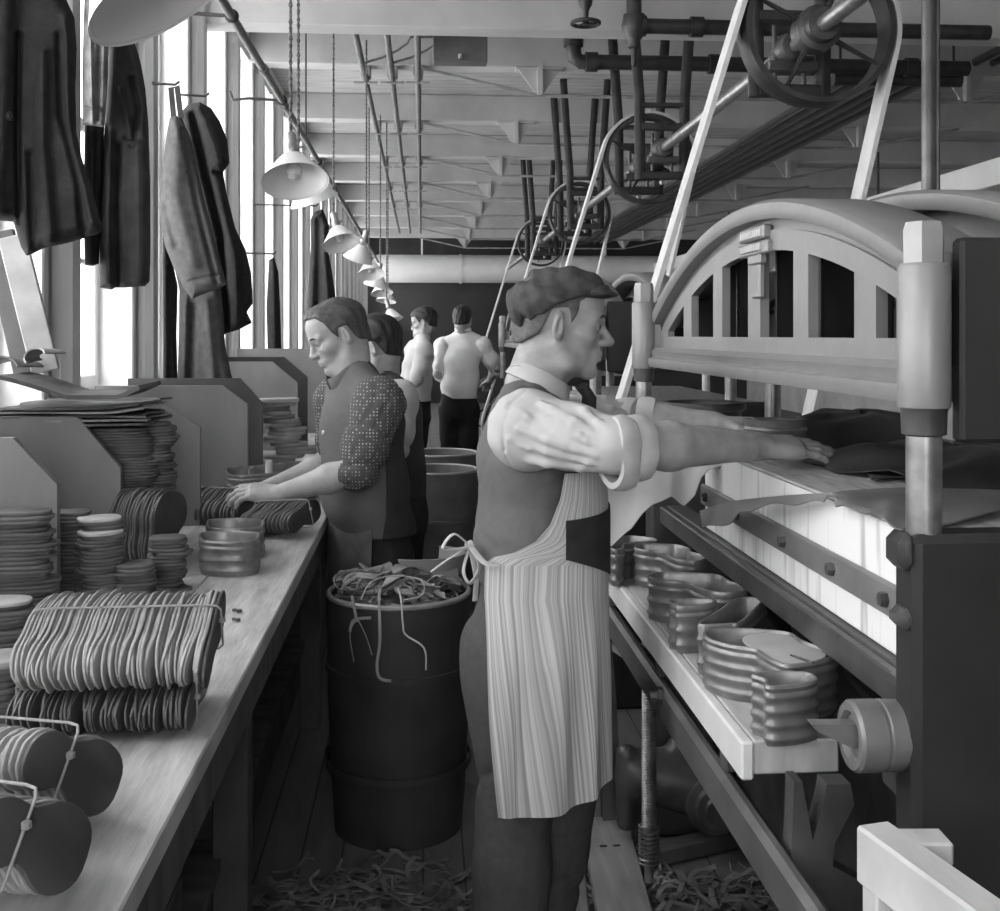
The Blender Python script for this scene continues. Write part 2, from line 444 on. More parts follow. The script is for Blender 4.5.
def puffed(name, poly, D, T, m, parent, wpx=13, lines=(), step=1.0, zoom=None, tilt=0, ripple=.0):
    """a cloth volume with the given outline (plate px) at distance D: half thickness T metres, folds along lines (pts, width px, amp m)"""
    if zoom: poly = [(x / zoom, y / zoom) for x, y in poly]; lines = [([(x / zoom, y / zoom) for x, y in l], w, a) for l, w, a in lines]
    P_ = np.array(poly); lo = P_.min(0) - 3; hi = P_.max(0) + 3; nx = int((hi[0] - lo[0]) / step) + 1; ny = int((hi[1] - lo[1]) / step) + 1
    X = lo[0] + step * np.arange(nx)[:, None] + 0 * np.arange(ny)[None, :]; Y = lo[1] + step * np.arange(ny)[None, :] + 0 * np.arange(nx)[:, None]
    def seg(ax, ay, bx, by):
        dx, dy = bx - ax, by - ay; t = np.clip(((X - ax) * dx + (Y - ay) * dy) / max(1e-9, dx * dx + dy * dy), 0, 1); return np.hypot(X - ax - t * dx, Y - ay - t * dy)
    d = np.full((nx, ny), 1e9); ins = np.zeros((nx, ny), bool); n = len(P_)
    for i in range(n):
        (ax, ay), (bx, by) = P_[i], P_[(i + 1) % n]; d = np.minimum(d, seg(ax, ay, bx, by))
        c = ((ay > Y) != (by > Y)) & (X < (bx - ax) * (Y - ay) / (by - ay + 1e-12) + ax); ins ^= c
    d = np.where(ins, d, -d); w = np.clip(d / wpx, -1, 1); prof = np.where(w > 0, 1 - (1 - w) ** 2, 3 * w)
    f = ripple * np.sin(X * .35 + .8 * np.sin(Y * .06)) 
    for l, wd, a in lines:
        e = np.full((nx, ny), 1e9)
        for (p0, p1) in zip(l[:-1], l[1:]): e = np.minimum(e, seg(p0[0], p0[1], p1[0], p1[1]))
        f = f + a * np.exp(-(e / wd) ** 2)
    nq = 17; S_ = 1.5; q = np.linspace(-S_, S_, nq)[None, None, :]
    F = (q - np.clip(f / T, -.8, .8)[:, :, None] * (q > -.4)) ** 2 * np.sign(1) - prof[:, :, None]
    F = np.where(prof[:, :, None] <= 0, np.maximum(F, .05 - prof[:, :, None]), F)
    V_, Q = snet(F.astype(np.float32), (0, 0, 0), 1.0)
    px = lo[0] + V_[:, 0] * step; py = lo[1] + V_[:, 1] * step; qq = -S_ + 2 * S_ * V_[:, 2] / (nq - 1)
    Dd = D - qq * T + tilt * (px - px.mean()); k = (px - 500) / 1100
    R = np.stack([Dd * (CF.x + CR.x * k), Dd * (CF.y + CR.y * k), EYE + (335 - py) / 1100 * Dd], 1)
    return sdf_obj(name, [(R, Q[:, ::-1])], m, parent)
SKY = 3.2; EXPO = 1.68
# ================================================================== the room
XW = -1.3; XR = 7.5; YB = 25.0; YA = -3.0; ZC = 3.85; ZS = 1.28; ZH = 3.62
b = MB(); b.box((XW - .3, YA, -.1), (XR, YB, 0)); struct('floor', b, M_floor)
b = MB(); b.box((XW - .3, YA, ZC), (XR, YB, ZC + .1)); struct('ceiling', b, M_ceilp)
PITCH = 1.15; P0 = 3.96 - 6 * PITCH; PW = .3
piers = [P0 + PITCH * k for k in range(26)]
b = MB(); b.box((XW - .3, YA, 0), (XW, YB, ZS)); b.box((XW - .3, YA, ZH), (XW, YB, ZC))
for y in piers: b.box((XW - .3, max(YA, y - PW / 2), ZS), (XW, min(YB, y + PW / 2), ZH))
struct('wall_left', b, M_paint)
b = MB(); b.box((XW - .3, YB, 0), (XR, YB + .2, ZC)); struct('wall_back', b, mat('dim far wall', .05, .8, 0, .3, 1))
b = MB(); b.box((XR, YA, 0), (XR + .3, YB, ZC)); struct('wall_right', b, M_wall)
b = MB(); b.box((XW - .3, YA - .2, 0), (XR, YA, 1.1)); b.box((XW - .3, YA - .2, 3.5), (XR, YA, ZC)); b.box((XW - .3, YA - .2, 1.1), (XW + .2, YA, 3.5)); b.box((.7, YA - .2, 1.1), (XR, YA, 3.5))
struct('wall_front', b, M_wall)
# sill, pier facings and head trim
b = MB(); b.box((XW - .12, YA, ZS), (XW + .05, YB, ZS + .03), .004); struct('trim_1', b, M_paint)
tn = 2
for y in piers:
    b = MB(); b.box((XW, y - .075, ZS + .03), (XW + .09, y + .075, ZC - .28), .03)
    b.box((XW, y - PW / 2 - .01, ZS + .03), (XW + .03, y - PW / 2 + .045, ZH), .006); b.box((XW, y + PW / 2 - .045, ZS + .03), (XW + .03, y + PW / 2 + .01, ZH), .006)
    o = struct('trim_%d' % tn, b, M_paint, smooth=35); tn += 1
wmesh = gmesh = None
for i in range(len(piers) - 1):
    y0 = piers[i] + PW / 2; y1 = piers[i + 1] - PW / 2
    if wmesh is None:
        w = y1 - y0; b = MB()
        for (a0, a1) in ((0, .05), (w / 2 - .02, w / 2 + .02), (w - .05, w)): b.box((-.05, a0, ZS + .03), (0, a1, ZH), .006)
        for (z0, z1) in ((ZS + .03, ZS + .1), (2.4, 2.46), (ZH - .06, ZH)): b.box((-.05, .05, z0), (.004, w - .05, z1), .006)
        for z in (1.85, 3.0): b.box((-.04, .05, z), (-.01, w - .05, z + .025), .004)
        wmesh = b.mesh('window', 0); wmesh.materials.append(M_paint)
        b = MB(); b.box((-.028, .03, ZS + .05), (-.022, w - .03, ZH - .03)); gmesh = b.mesh('glass_pane', 0); gmesh.materials.append(M_glass)
    o = link('window_%d' % (i + 1), wmesh, None); o.location = (XW - .12, y0, 0); o['kind'] = 'structure'
    link('glass_pane', gmesh, None, o)
# ceiling beams with their bearing brackets and truss rods
brk = None
for i, D in enumerate((2.1, 4.25, 6.35, 8.46, 10.6, 12.7, 14.8, 16.9, 19.0, 21.1, 23.2)):
    y = yd(D, .5); low = 3.6 if i != 2 else 3.3
    b = MB(); b.box((XW, y - .06, low), (XR, y + .12, ZC), .008); o = struct('trim_%d' % tn, b, M_beam); tn += 1
    if i == 2: continue
    for bx in (.9, 4.28):
        c = MB(); c.prism([(-.17, 0), (.17, 0), (.02, -.21), (-.02, -.21)], Matrix.Translation((bx, y - .02, low)) @ Matrix.Rotation(pi / 2, 4, 'X'), .018)
        c.box((bx - .02, y - .1, low - .21), (bx + .02, y + .04, low)); c.box((bx - .18, y - .07, low - .015), (bx + .18, y + .06, low))
        c.build('bracket', M_beam, o, 0)
    r = MB(); r.tube([(-.05, y - .05, low - .01), (.9, y - .05, low - .215), (4.28, y - .05, low - .215), (5.3, y - .05, low - .01)], .014, 6); r.build('truss_rod', mat('painted rod', .3, .5), o)
# big round duct across the far end
t = MB(); t.lathe([(.3, 0), (.3, 7.5)], (XW + .1, YB - 1.2, 2.98), (1, 0, 0), 24); t.lathe([(.32, 2), (.32, 2.06)], (XW + .1, YB - 1.2, 2.98), (1, 0, 0), 24)
t.cyl((0, YB - 1.2, 3.2), (0, YB - 1.2, ZC), .02, n=6); t.cyl((4, YB - 1.2, 3.2), (4, YB - 1.2, ZC), .02, n=6)
tag(t.build('air_duct', M_paint), 'pale round duct running across the far end wall below the ceiling', 'duct')
t = MB(); t.box((-1.0, YB - 1.9, 3.2), (1.6, YB - 1.6, 3.26)); t.box((-1.0, YB - 1.9, 3.26), (-.1, YB - 1.6, 3.6))

# pale girder on posts at the right, and the window behind the photographer
b = MB(); b.box((5, 6.5, 2.86), (5.2, YB, 3.1), .01); o = struct('trim_%d' % tn, b, M_paint); tn += 1
for y in (8.5, 14, 19.5): c = MB(); c.cyl((5.1, y, 0), (5.1, y, 2.86), .07, n=16); c.build('post', M_paint, o)
for y in (7.5, 12, 18): c = MB(); c.cyl((5.1, y, 3.1), (5.1, y, 3.6), .015, n=8); c.build('hanger_rod', M_iron, o)
b = MB()
for (a0, a1) in ((-1.1, -1.04), (-.23, -.17), (.64, .7)): b.box((a0, YA - .14, 1.1), (a1, YA - .08, 3.5), .006)
for (z0, z1) in ((1.1, 1.17), (2.27, 2.33), (3.43, 3.5)): b.box((-1.04, YA - .14, z0), (.64, YA - .08, z1), .006)
o = struct('window_%d' % len(piers), b, M_paint); c = MB(); c.box((-1.06, YA - .113, 1.13), (.66, YA - .107, 3.47)); c.build('glass_pane', M_glass, o, 0)

# grey box between the first beams
p = at(460, 49, 6.9); t = thing('switch_box', 'dark grey flat box fixed up under the ceiling behind the first pale beam', 'box', p)
b = MB(); b.box(p + V((-.17, -.05, -.09)), p + V((.17, .08, .09)), .006); b.build('body', mat('box paint', .1, .5), t)
b = MB(); b.box(p + V((-.012, -.07, -.075)), p + V((.012, -.05, -.045)), .004); b.build('knob', M_steel, t)
# ------------------------------------------------------------------ conduits
t = MB(); x, z = -.863, 3.0; t.cyl((x, .3, z), (x, 22, z), .021, n=12)
o = tag(t.build('conduit', mat('grey conduit', .14, .4, .4)), 'long dark conduit running above the bench beside the window heads', 'pipe')
for D in (2.9, 4.6, 6.0, 7.0, 9.5, 12):
    y = yd(D, x); c = MB(); c.cyl((x, y - .04, z), (x, y + .04, z), .028, n=12); c.build('coupling', mat('grey conduit', .14), o)
for D in (3.6, 8.2): c = MB(); c.cyl((x, yd(D, x), z), (x, yd(D, x), ZC), .006, n=6); c.build('hanger_rod', M_iron, o)
for D in (5.0, 6.8, 9.2):
    y = yd(D, x); c = MB(); c.tube([(x, y, z), (x - .2, y, z + .01), (XW + .14, y, z + .0), (XW + .12, y, z + .05)], .009, 6); c.ring((x, y, z), (0, 1, 0), .026, .008, 16, 6); c.build('bracket', M_iron, o)
for i, (x, w) in enumerate(((-.43, 'left'), (-.226, 'middle'), (-.03, 'right'))):
    t = MB(); t.cyl((x, .4, 3.5), (x, 21, 3.5), .023, n=10)
    o = tag(t.build('ceiling_conduit', mat('thin conduit', .16, .5, .3)), '%s one of the three dark conduits strung along under the ceiling beams' % w, 'pipe', 'conduits under the ceiling')
    for D in (8.46, 10.6, 12.7, 14.8, 16.9):
        y = yd(D, x); c = MB(); c.box((x - .04, y - .1, 3.515), (x + .04, y + .02, 3.6), .008); c.box((x - .09, y - .07, 3.47), (x + .09, y - .05, 3.485)); c.build('cleat', mat('cleat', .3, .5), o)
    if i < 2:
        y = yd(7.9, x); c = MB(); c.tube([(x, y, 3.5)] + [(x + .02 + .33 * sin(a), y - .35 * (1 - cos(a)), 3.5 + .1 * sin(a)) for a in (.4, .8, 1.2, 1.57)] + [(x + .55, y - .38, 3.6)], .009, 6); c.build('branch_wire', M_cord, o)

# ------------------------------------------------------------------ hanging lamps over the bench
def lamp(px, py, D, label, axis, R=.123):
    c = at(px, py, D); ax = V(axis).normalized(); top = c - ax * .215; t = thing('pendant_lamp', label, 'lamp', c, 'enamel lamps hung along the bench')
    b = MB(); b.lathe([(R, 0), (R + .003, .004), (R * .8, -.035 * R / .123), (.05, -.098 * R / .123), (.03, -.108), (.026, -.108), (.046, -.094 * R / .123), (R * .77, -.033 * R / .123), (R - .004, 0), (R, 0)], c, ax, 32)
    b.build('lamp_shade', M_shade, t, 50)
    b = MB(); b.lathe([(0.001, .0), (.018, 0), (.02, .02), (.028, .03), (.026, .05), (.02, .06), (.022, .1), (.016, .112), (.004, .115)], c - ax * .1, -ax, 16); s = b.build('socket', M_brass, t)
    b = MB(); M = frame(ax); k = c - ax * .155; b.tube([k + M @ V((.02, 0, 0)), k + M @ V((.045, 0, 0))], .005, 6); b.build('switch_key', M_brass, s)
    b = MB(); b.lathe([(.012, -.1), (.014, -.085), (.026, -.06), (.03, -.04), (.024, -.018), (.001, -.01)], c, ax, 16); b.build('bulb', M_bulb, t)
    hang = c - ax * .2; n = 40; pts = []
    b = MB()
    for ph in (0, pi): b.tube([hang + V((.0045 * cos(ph + i * 2.2), .0045 * sin(ph + i * 2.2), (3.6 - hang.z) * i / 60)) for i in range(61)], .0042, 5)
    b.build('cord', M_cord, t)
    return t
lamp(163, -6, 1.8, 'nearest big enamel lamp shade cut off by the top edge, in front of the coats', (.55, -.02, -.83), .135)
lamp(295, 181, 4.08, 'white enamel lamp hanging over the bench left of the dark conduits, second nearest', (.13, -.42, -.9))
lamp(314, 200, 4.75, 'tilted enamel lamp just behind the second nearest lamp, rim turned away', (.3, .25, -.9), .105)
lamp(341, 243, 6.6, 'enamel lamp above the head of the young man in the dotted shirt', (.25, -.38, -.88), .112)
lamp(358, 259, 7.7, 'enamel lamp behind the one above the dotted shirt, turned away', (-.3, .25, -.9), .105)
lamp(371, 274, 9.3, 'small distant lamp, fifth from the far end of the row', (.1, -.4, -.9), .115)
lamp(376, 285, 10.3, 'small distant lamp just beyond the white cluster, fourth from the far end', (-.2, .2, -.9), .115)
lamp(382, 293, 11.5, 'small distant lamp near the far people, third from the far end', (.1, -.3, -.9), .115)
lamp(386, 301, 12.6, 'tiny distant lamp, last but one of the row', (-.1, -.2, -.9), .115)
lamp(393, 320, 10.6, 'low distant lamp beside the blurred white figures', (.3, -.2, -.9), .1)

# ================================================================== bench
BX = -.34; BZ = .9; BY0, BY1 = .3, 13
t = thing('workbench', 'long wooden workbench along the windows, its pale worn top in the foreground', 'workbench', (-.8, 6, 0))
b = MB()
for k in range(4):
    x0 = XW + .02 + k * .235; b.box((x0, BY0, BZ - .04), (x0 + .233 if k < 3 else BX, BY1, BZ), .003)
b.build('worktop', M_bench, t)
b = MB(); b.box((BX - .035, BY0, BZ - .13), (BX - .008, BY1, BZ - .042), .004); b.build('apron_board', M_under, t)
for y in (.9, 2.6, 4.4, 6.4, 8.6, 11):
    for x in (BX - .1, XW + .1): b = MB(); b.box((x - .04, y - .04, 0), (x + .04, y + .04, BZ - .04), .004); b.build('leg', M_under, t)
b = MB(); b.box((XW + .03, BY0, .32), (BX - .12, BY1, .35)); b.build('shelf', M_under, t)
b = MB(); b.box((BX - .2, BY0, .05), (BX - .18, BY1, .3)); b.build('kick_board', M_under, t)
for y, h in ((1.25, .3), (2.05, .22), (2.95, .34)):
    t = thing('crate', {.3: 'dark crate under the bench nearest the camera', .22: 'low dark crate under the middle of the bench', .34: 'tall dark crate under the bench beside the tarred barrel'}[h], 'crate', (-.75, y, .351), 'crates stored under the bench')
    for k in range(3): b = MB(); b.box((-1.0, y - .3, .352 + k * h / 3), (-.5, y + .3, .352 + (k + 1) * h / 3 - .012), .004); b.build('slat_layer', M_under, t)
# dividers standing on the bench
DIV = [(2.54, -.84, 1.205, 1.313, .1, M_div, 'first plank divider on the bench from the camera, its corner sawn off'),
       (3.14, -.858, 1.17, 1.316, .12, M_div, 'second bench divider from the camera, sawn corner, tall piles behind it'),
       (3.75, -.755, 1.235, 1.335, .15, M_div, 'third bench divider from the camera, behind the tall leather piles'),
       (4.36, -.69, 1.275, 1.35, .1, M_div, 'fourth bench divider, with a knot near its top under the grey overcoat tail'),
       (4.84, -.7, 1.25, 1.36, .1, M_divd, 'dark divider directly behind the one with the knot'),
       (6.2, -.7, 1.28, 1.4, .14, M_div, 'pale far divider left of the young man, loose leather in front of it'),
       (6.55, -.68, 1.3, 1.42, .14, M_divd, 'dark far divider close behind the pale far one'),
       (7.3, -.6, 1.36, 1.46, .12, M_div, 'farthest divider, right in front of the young man’s chin'.replace('’', "'"))]
for D, xe, zc, zt, cw, m, lab in DIV:
    y = yd(D, xe); t = MB(); t.prism([(XW + .02, BZ), (xe, BZ), (xe, zc), (xe - cw, zt), (XW + .02, zt)], Matrix.Translation((0, y + .022, 0)) @ Matrix.Rotation(pi / 2, 4, 'X'), .024)
    tag(t.build('bench_divider', m, smooth=0), lab, 'divider', 'dividers on the bench')

# ------------------------------------------------------------------ soles
def outline_sole(L, W, n=36, waist=.72):
    """shoe sole seen flat: forepart, waist, heel, along x"""
    pts = []
    for i in range(n):
        a = 2 * pi * i / n; x = cos(a); w = sin(a)
        k = 1 - (1 - waist) * math.exp(-((x + .18) / .34) ** 2); k *= .86 + .14 * (x + .2 if x > -.2 else .1)
        s = abs(w) ** .72 * (1 if w > 0 else -1)
        pts.append((L / 2 * x, W / 2 * s * k + .06 * W * math.exp(-((x + .15) / .4) ** 2)))
    return pts
def outline_lift(L, W, n=24):
    return [(L / 2 * (abs(cos(a)) ** .8) * (1 if cos(a) > 0 else -1), W / 2 * (abs(sin(a)) ** .6) * (1 if sin(a) > 0 else -1)) for a in [2 * pi * (i + .5) / n for i in range(n)]]
def jit(ol, r, amt): return [(x * (1 + r.uniform(-amt, amt)), y * (1 + r.uniform(-amt, amt))) for x, y in ol]
def slab_mesh(ol, t, m, bend=0):
    b = MB(); n = len(ol); rings = []
    for (s, z) in ((.97, 0), (1, t * .2), (1, t * .8), (.97, t)): rings.append([(x * s, y * s, z + bend * (x * x)) for x, y in ol])
    for rg in rings: b.v += [tuple(p) for p in rg]
    for k in range(3): b.f += [(k * n + i, k * n + (i + 1) % n, (k + 1) * n + (i + 1) % n, (k + 1) * n + i) for i in range(n)]
    b.f += [tuple(range(n - 1, -1, -1)), tuple(3 * n + i for i in range(n))]
    me = b.mesh('sole', 50); me.materials.append(m); return me

def bundle(label, c, axis, up, n, L, W, thick, length, m, mface, strings, rot=0, seed=1, fan=0.0, waist=.72):
    """a tied bundle: soles on edge in a row along axis; sole length lies along (up x axis) turned by rot"""
    r = random.Random(seed); t = thing('sole_bundle', label, 'bundle of soles', c, 'tied bundles of soles')
    vs = [slab_mesh(jit(outline_sole(L * r.uniform(.94, 1.04), W * r.uniform(.93, 1.03), waist=waist), r, .015), thick * r.uniform(.7, 1.1), m, bend=r.uniform(-.6, .9)) for _ in range(6)]; vface = slab_mesh(outline_sole(L, W, waist=waist), thick, mface)
    z = V(axis).normalized(); y = V(up); y = (y - z * y.dot(z)).normalized(); x = y.cross(z)
    B = Matrix((x, y, z)).transposed() @ Matrix.Rotation(rot, 3, 'Z')
    for i in range(n):
        o = link('sole', vface if i == n - 1 else r.choice(vs), None, t)
        tilt = Matrix.Rotation(r.uniform(-.06, .06) + fan * (1 - i / n), 3, 'X') @ Matrix.Rotation(r.uniform(-.03, .03), 3, 'Y') @ Matrix.Rotation(r.uniform(-.03, .03), 3, 'Z')
        M = (B @ tilt).to_4x4(); M.translation = z * (-length / 2 + length * i / (n - 1)) + x * r.uniform(-.004, .004) + y * r.uniform(-.003, .003); o.matrix_local = M
        if i == n - 1: o['label'] = 'smooth dark end sole'
    for sx in strings:
        b = MB(); pts = []; hw = W / 2 * .92 + .006
        for q in range(41):
            a = 2 * pi * q / 40; ca, sa = cos(a), sin(a); u = max(-1, min(1, 1.35 * ca)); w = max(-1, min(1, 1.35 * sa))
            pts.append(B @ V((sx, hw * u, 0)) + z * ((length / 2 + .009) * w + .002))
        b.tube([V(c) + p for p in pts], .002, 6); b.lathe([(.001, -.006), (.006, -.003), (.006, .003), (.001, .006)], V(c) + B @ V((sx, hw * .3, 0)) + z * (length / 2 + .012), (0, 0, 1), 8)
        b.build('twine', M_string, t)
    return t
# two bundles lying one over the other across the bench
bundle('lower of the two long tied bundles of soles lying across the bench', (-.515, 1.9, BZ + .048), (1, 0, 0), (0, -.1, 1), 46, .25, .085, .0055, .27, M_leatherd, M_leatherf, (-.06,), rot=0, seed=3, fan=-.3)
bundle('upper long tied bundle of soles lying on another bundle, string along its top', (-.503, 1.9, BZ + .136), (1, .02, 0), (0, -.2, 1), 46, .25, .082, .006, .295, M_leather, M_leatherf, (.03,), rot=.1, seed=4, fan=-.4)
# two bundles in the front left corner with their round end soles facing the camera
c = at(66, 806, 1.46)
bundle('tied bundle of heavy soles in the left foreground, behind the frontmost one', V((c.x - .06, c.y + .0, BZ + .08)), (.8, -.5, .1), (.1, 0, 1), 22, .165, .108, .008, .19, M_leather, M_leatherf, (-.018,), rot=-.5, seed=5, waist=.62)
bundle('frontmost tied bundle of soles in the bottom left corner', V((c.x - .04, c.y - .21, BZ + .083)), (.8, -.5, .1), (.1, 0, 1), 22, .165, .11, .008, .19, M_leather, M_leatherf, (-.02,), rot=-.5, seed=6, waist=.62)
# small rolls of soles behind the piles
q = at_z(166, 572, BZ)
bundle('dark bundle of soles on edge right of the tall piles, round end showing', V((q.x - .07, q.y + .05, BZ + .115)), (1, -.5, 0), (0, 0, 1), 16, .21, .15, .008, .16, M_leatherd, M_hide, (), rot=1.3, seed=8)
q = at_z(225, 528, BZ)
bundle('dark bundle of leather on the bench under the left hand of the young man', V((q.x - .03, q.y + .12, BZ + .06)), (1, -.35, 0), (0, 0, 1), 16, .2, .098, .009, .2, M_leatherd, M_hide, (.03,), rot=.3, seed=9)
q = at_z(280, 540, BZ)
bundle('dark tied leather bundle beside the round bench dies, in front of the young man', V((q.x - .02, q.y + .1, BZ + .056)), (.9, -.5, .1), (0, 0, 1), 14, .19, .09, .01, .2, M_leatherd, M_hide, (.03,), rot=.2, seed=10)

def pile(what, cat, base, n, ol, thick, m, jx, rz, label, toplabel, group, seed, topm=None, zz=None, rj=.16):
    r = random.Random(seed); jx *= 1.35; vs = [slab_mesh(jit([(x * k, y * k) for x, y in ol], r, .04), thick * .93, m) for k in (.9, .96, 1, 1.04)]; z = BZ if zz is None else zz
    tm = slab_mesh(ol, thick * .93, topm) if topm else vs[0]
    dx = dy = 0
    for i in range(n):
        o = link(what, tm if i == n - 1 else r.choice(vs), None); dx = .8 * dx + r.uniform(-jx, jx) * (2.6 if i % 7 == 3 else 1); dy = .8 * dy + r.uniform(-jx, jx)
        o.location = (base[0] + dx, base[1] + dy, z + .0005 + i * thick); o.rotation_euler = (0, 0, rz + r.uniform(-rj, rj))
        tag(o, toplabel if i == n - 1 else label, cat, group)
    return z + n * thick
lift = outline_lift(.1, .085); half = outline_lift(.19, .085); sole = outline_sole(.26, .095)
def pos(px, py): q = at_z(px, py, BZ); return q
q = pos(14, 640); pile('leather_piece', 'leather', (q.x - .03, q.y + .05), 30, half, .009, M_leatherd, .006, .1, 'dark leather piece in the pile left of the first bench divider', 'top piece of the leather pile left of the first bench divider', 'pile before the first divider', 21)
q = pos(-2, 668); pile('leather_piece', 'leather', (q.x - .05, q.y + .03), 14, half, .009, M_leatherd, .004, .2, 'leather piece in the low pile at the left edge before the first divider', 'pale-topped piece on the low pile at the left edge', 'low pile at the left edge', 22, M_leatherl)
q = pos(4, 728); pile('leather_piece', 'leather', (q.x - .03, q.y + .03), 10, outline_lift(.1, .1), .011, M_leatherd, .002, .2, 'round leather piece in the pile left of the long bundles', 'top disc of the round pile left of the long bundles', 'round pile at the left edge', 23, M_leather)
q = pos(68, 608); pile('heel_lift', 'leather', (q.x - .02, q.y + .06), 26, lift, .0085, M_leatherd, .005, .1, 'heel lift in the pile touching the first divider', 'top lift of the pile touching the first divider', 'lifts by the first divider', 24)
q = pos(78, 615); pile('heel_lift', 'leather', (q.x + .02, q.y + .1), 25, lift, .0085, M_leatherd, .004, .3, 'heel lift in the pile with the pale top disc', 'pale round lift topping the pile between the first two dividers', 'lifts under the pale disc', 25, M_leatherl)
q = pos(96, 614); pile('heel_lift', 'leather', (q.x, q.y + .06), 21, lift, .0088, M_leatherd, .004, .6, 'heel lift in the third pile from the first divider', 'pale lift topping the third pile from the first divider', 'third pile of lifts', 26, M_leatherl)
q = pos(125, 613); pile('heel_lift', 'leather', (q.x, q.y + .06), 12, lift, .0088, M_leatherd, .004, .2, 'heel lift in the short pile before the second divider edge', 'top lift of the short pile before the second divider edge', 'short pile of lifts', 27)
q = pos(134, 560); top1 = pile('sole_blank', 'leather', (q.x - .06, q.y + .08), 44, outline_lift(.2, .13), .0086, M_leatherd, .007, .05, 'thick leather blank in the tall pile right behind the second divider', 'top blank of the tall pile right behind the second divider', 'tall pile of blanks', 28)
q = pos(158, 560); top2 = pile('sole_blank', 'leather', (q.x - .05, q.y + .14), 43, outline_lift(.12, .12), .009, M_leatherd, .008, .25, 'leather blank in the second tall pile, before the third divider', 'top blank of the second tall pile, before the third divider', 'second tall pile of blanks', 29)
q = pos(158, 592); pile('sole_blank', 'leather', (q.x + .0, q.y + .05), 15, lift, .0088, M_leatherd, .006, .25, 'leather blank in the small pile in front of the tall ones', 'top blank of the small pile in front of the tall ones', 'small pile of blanks', 30)
q = at(277, 420, 5.45); pile('leather_piece', 'leather', (q.x - .02, q.y), 17, outline_lift(.2, .13), .02, M_leather, .026, .4, 'loose leather piece in the untidy heap before the pale far divider', 'pale piece topping the untidy heap before the pale far divider', 'untidy heap by the far divider', 33, M_leatherl, None, .7)
# big bent hide pieces lying over the tall piles
HL = ['lowest of the big hide pieces lying over the tall piles', 'second big hide piece over the tall piles', 'third big hide piece over the tall piles', 'fourth big hide piece over the tall piles', 'fifth big hide piece over the tall piles']
for k in range(5):
    r = random.Random(50 + k); z0 = max(top1, top2) + .006 + k * .0115
    def P(u, v, r=r, z0=z0, k=k):
        x = -1.22 + .42 * u + .015 * sin(9 * v + k); y = 3.22 + .34 * v + .015 * sin(7 * u + 2 * k); return (x, y, z0 + .003 * sin(5 * u + k) * sin(4 * v) + (.012 * max(0, u - .8) * 5 * (k > 2)) ** 1)
    b = MB(); b.sheet(P, 12, 10, .006); tag(b.build('hide_piece', M_leather if k % 2 else M_leatherd), HL[k], 'leather', 'hide pieces over the tall piles')
def P(u, v):
    a = at(8 + 136 * u, 376 + 34 * min(1, u * 1.35) ** 1.2, 3.15); z = max(a.z, 1.375 + .004 * v + (.03 * max(0, u - .85) * 6))
    return (a.x, 3.16 + .26 * v, z)
b = MB(); b.sheet(P, 24, 8, .012); tag(b.build('hide_strip', M_leatherd), 'curling strip of hide sweeping down over the tall piles from the left', 'leather')
# curls of leather between window and piles
for k, (px, py, rr, m_, lab) in enumerate(((8, 372, .06, M_leatherd, 'dark curled leather cutting by the window at the left edge'), (44, 356, .03, M_leather, 'pale curled leather cutting by the window, foot of the leaning board'))):
    c = at(px, py, 3.28)
    def P(u, v): a = .4 + 3.6 * u; return c + V((rr * (1 + .4 * v) * cos(a), .16 * (v - .5) + .02 * sin(4 * u), rr * .8 * sin(a) * (1 - .3 * v)))
    b = MB(); b.sheet(P, 18, 8, .005); tag(b.build('leather_curl', m_), lab, 'leather', 'curled cuttings by the window')
# scraps lying flat on the bench
for px, py, s, lab in ((165, 590, .07, 'dark flat leather scrap on the bench below the tall piles'), (180, 603, .05, 'smaller flat scrap on the bench edge of the tall piles'), (237, 613, .012, 'tiny leather bit on the bare bench'), (236, 622, .01, 'tiny leather crumb on the bare bench nearest the long bundles')):
    q = pos(px, py); b = MB(); b.sheet(lambda u, v: (q.x + s * (u - .5) * 1.6 + .2 * s * sin(5 * v), q.y + s * (v - .5) + .15 * s * sin(7 * u), BZ + .006 + .004 * sin(6 * u) * s / .07), 10, 8, .005)
    tag(b.build('leather_scrap', M_leatherd), lab, 'scrap')
# plank leaning by the window
b = MB(); p0 = at(46, 372, 3.42); p1 = at(12, 236, 3.42); b.bar(p0, p1, .085, .015, .003, up=(0, -1, 0)); tag(b.build('leaning_board', mat('grey board', .3, .6), smooth=0), 'pale grey board leaning in the window under the big black coat', 'board')
b = MB(); p0 = at(30, 372, 3.5); p1 = at(-2, 232, 3.5); b.bar(p0, p1, .1, .02, .003, up=(0, -1, 0)); tag(b.build('leaning_board', M_under, smooth=0), 'dark board leaning behind the pale grey board', 'board')

# ------------------------------------------------------------------ coats on the window posts
def hook(parent, p):
    b = MB(); b.tube([(XW + .09, p.y, p.z + .02), (p.x, p.y, p.z + .015), (p.x + .02, p.y, p.z + .03)], .006, 6); b.build('hanging_hook', M_iron, parent)
def folds(cx, cy, amp, k1, ph):
    def fn(F, X, Y, Z):
        a = np.arctan2(X - cx, -(Y - cy)); return F + amp * np.sin(k1 * a + ph + 1.2 * np.sin(Z * 4 + ph)) * np.clip(1.6 - (Z - 1.3), .5, 1.5) + .004 * np.sin(23 * Z + 9 * X + 3 * np.sin(11 * Y))
    return fn

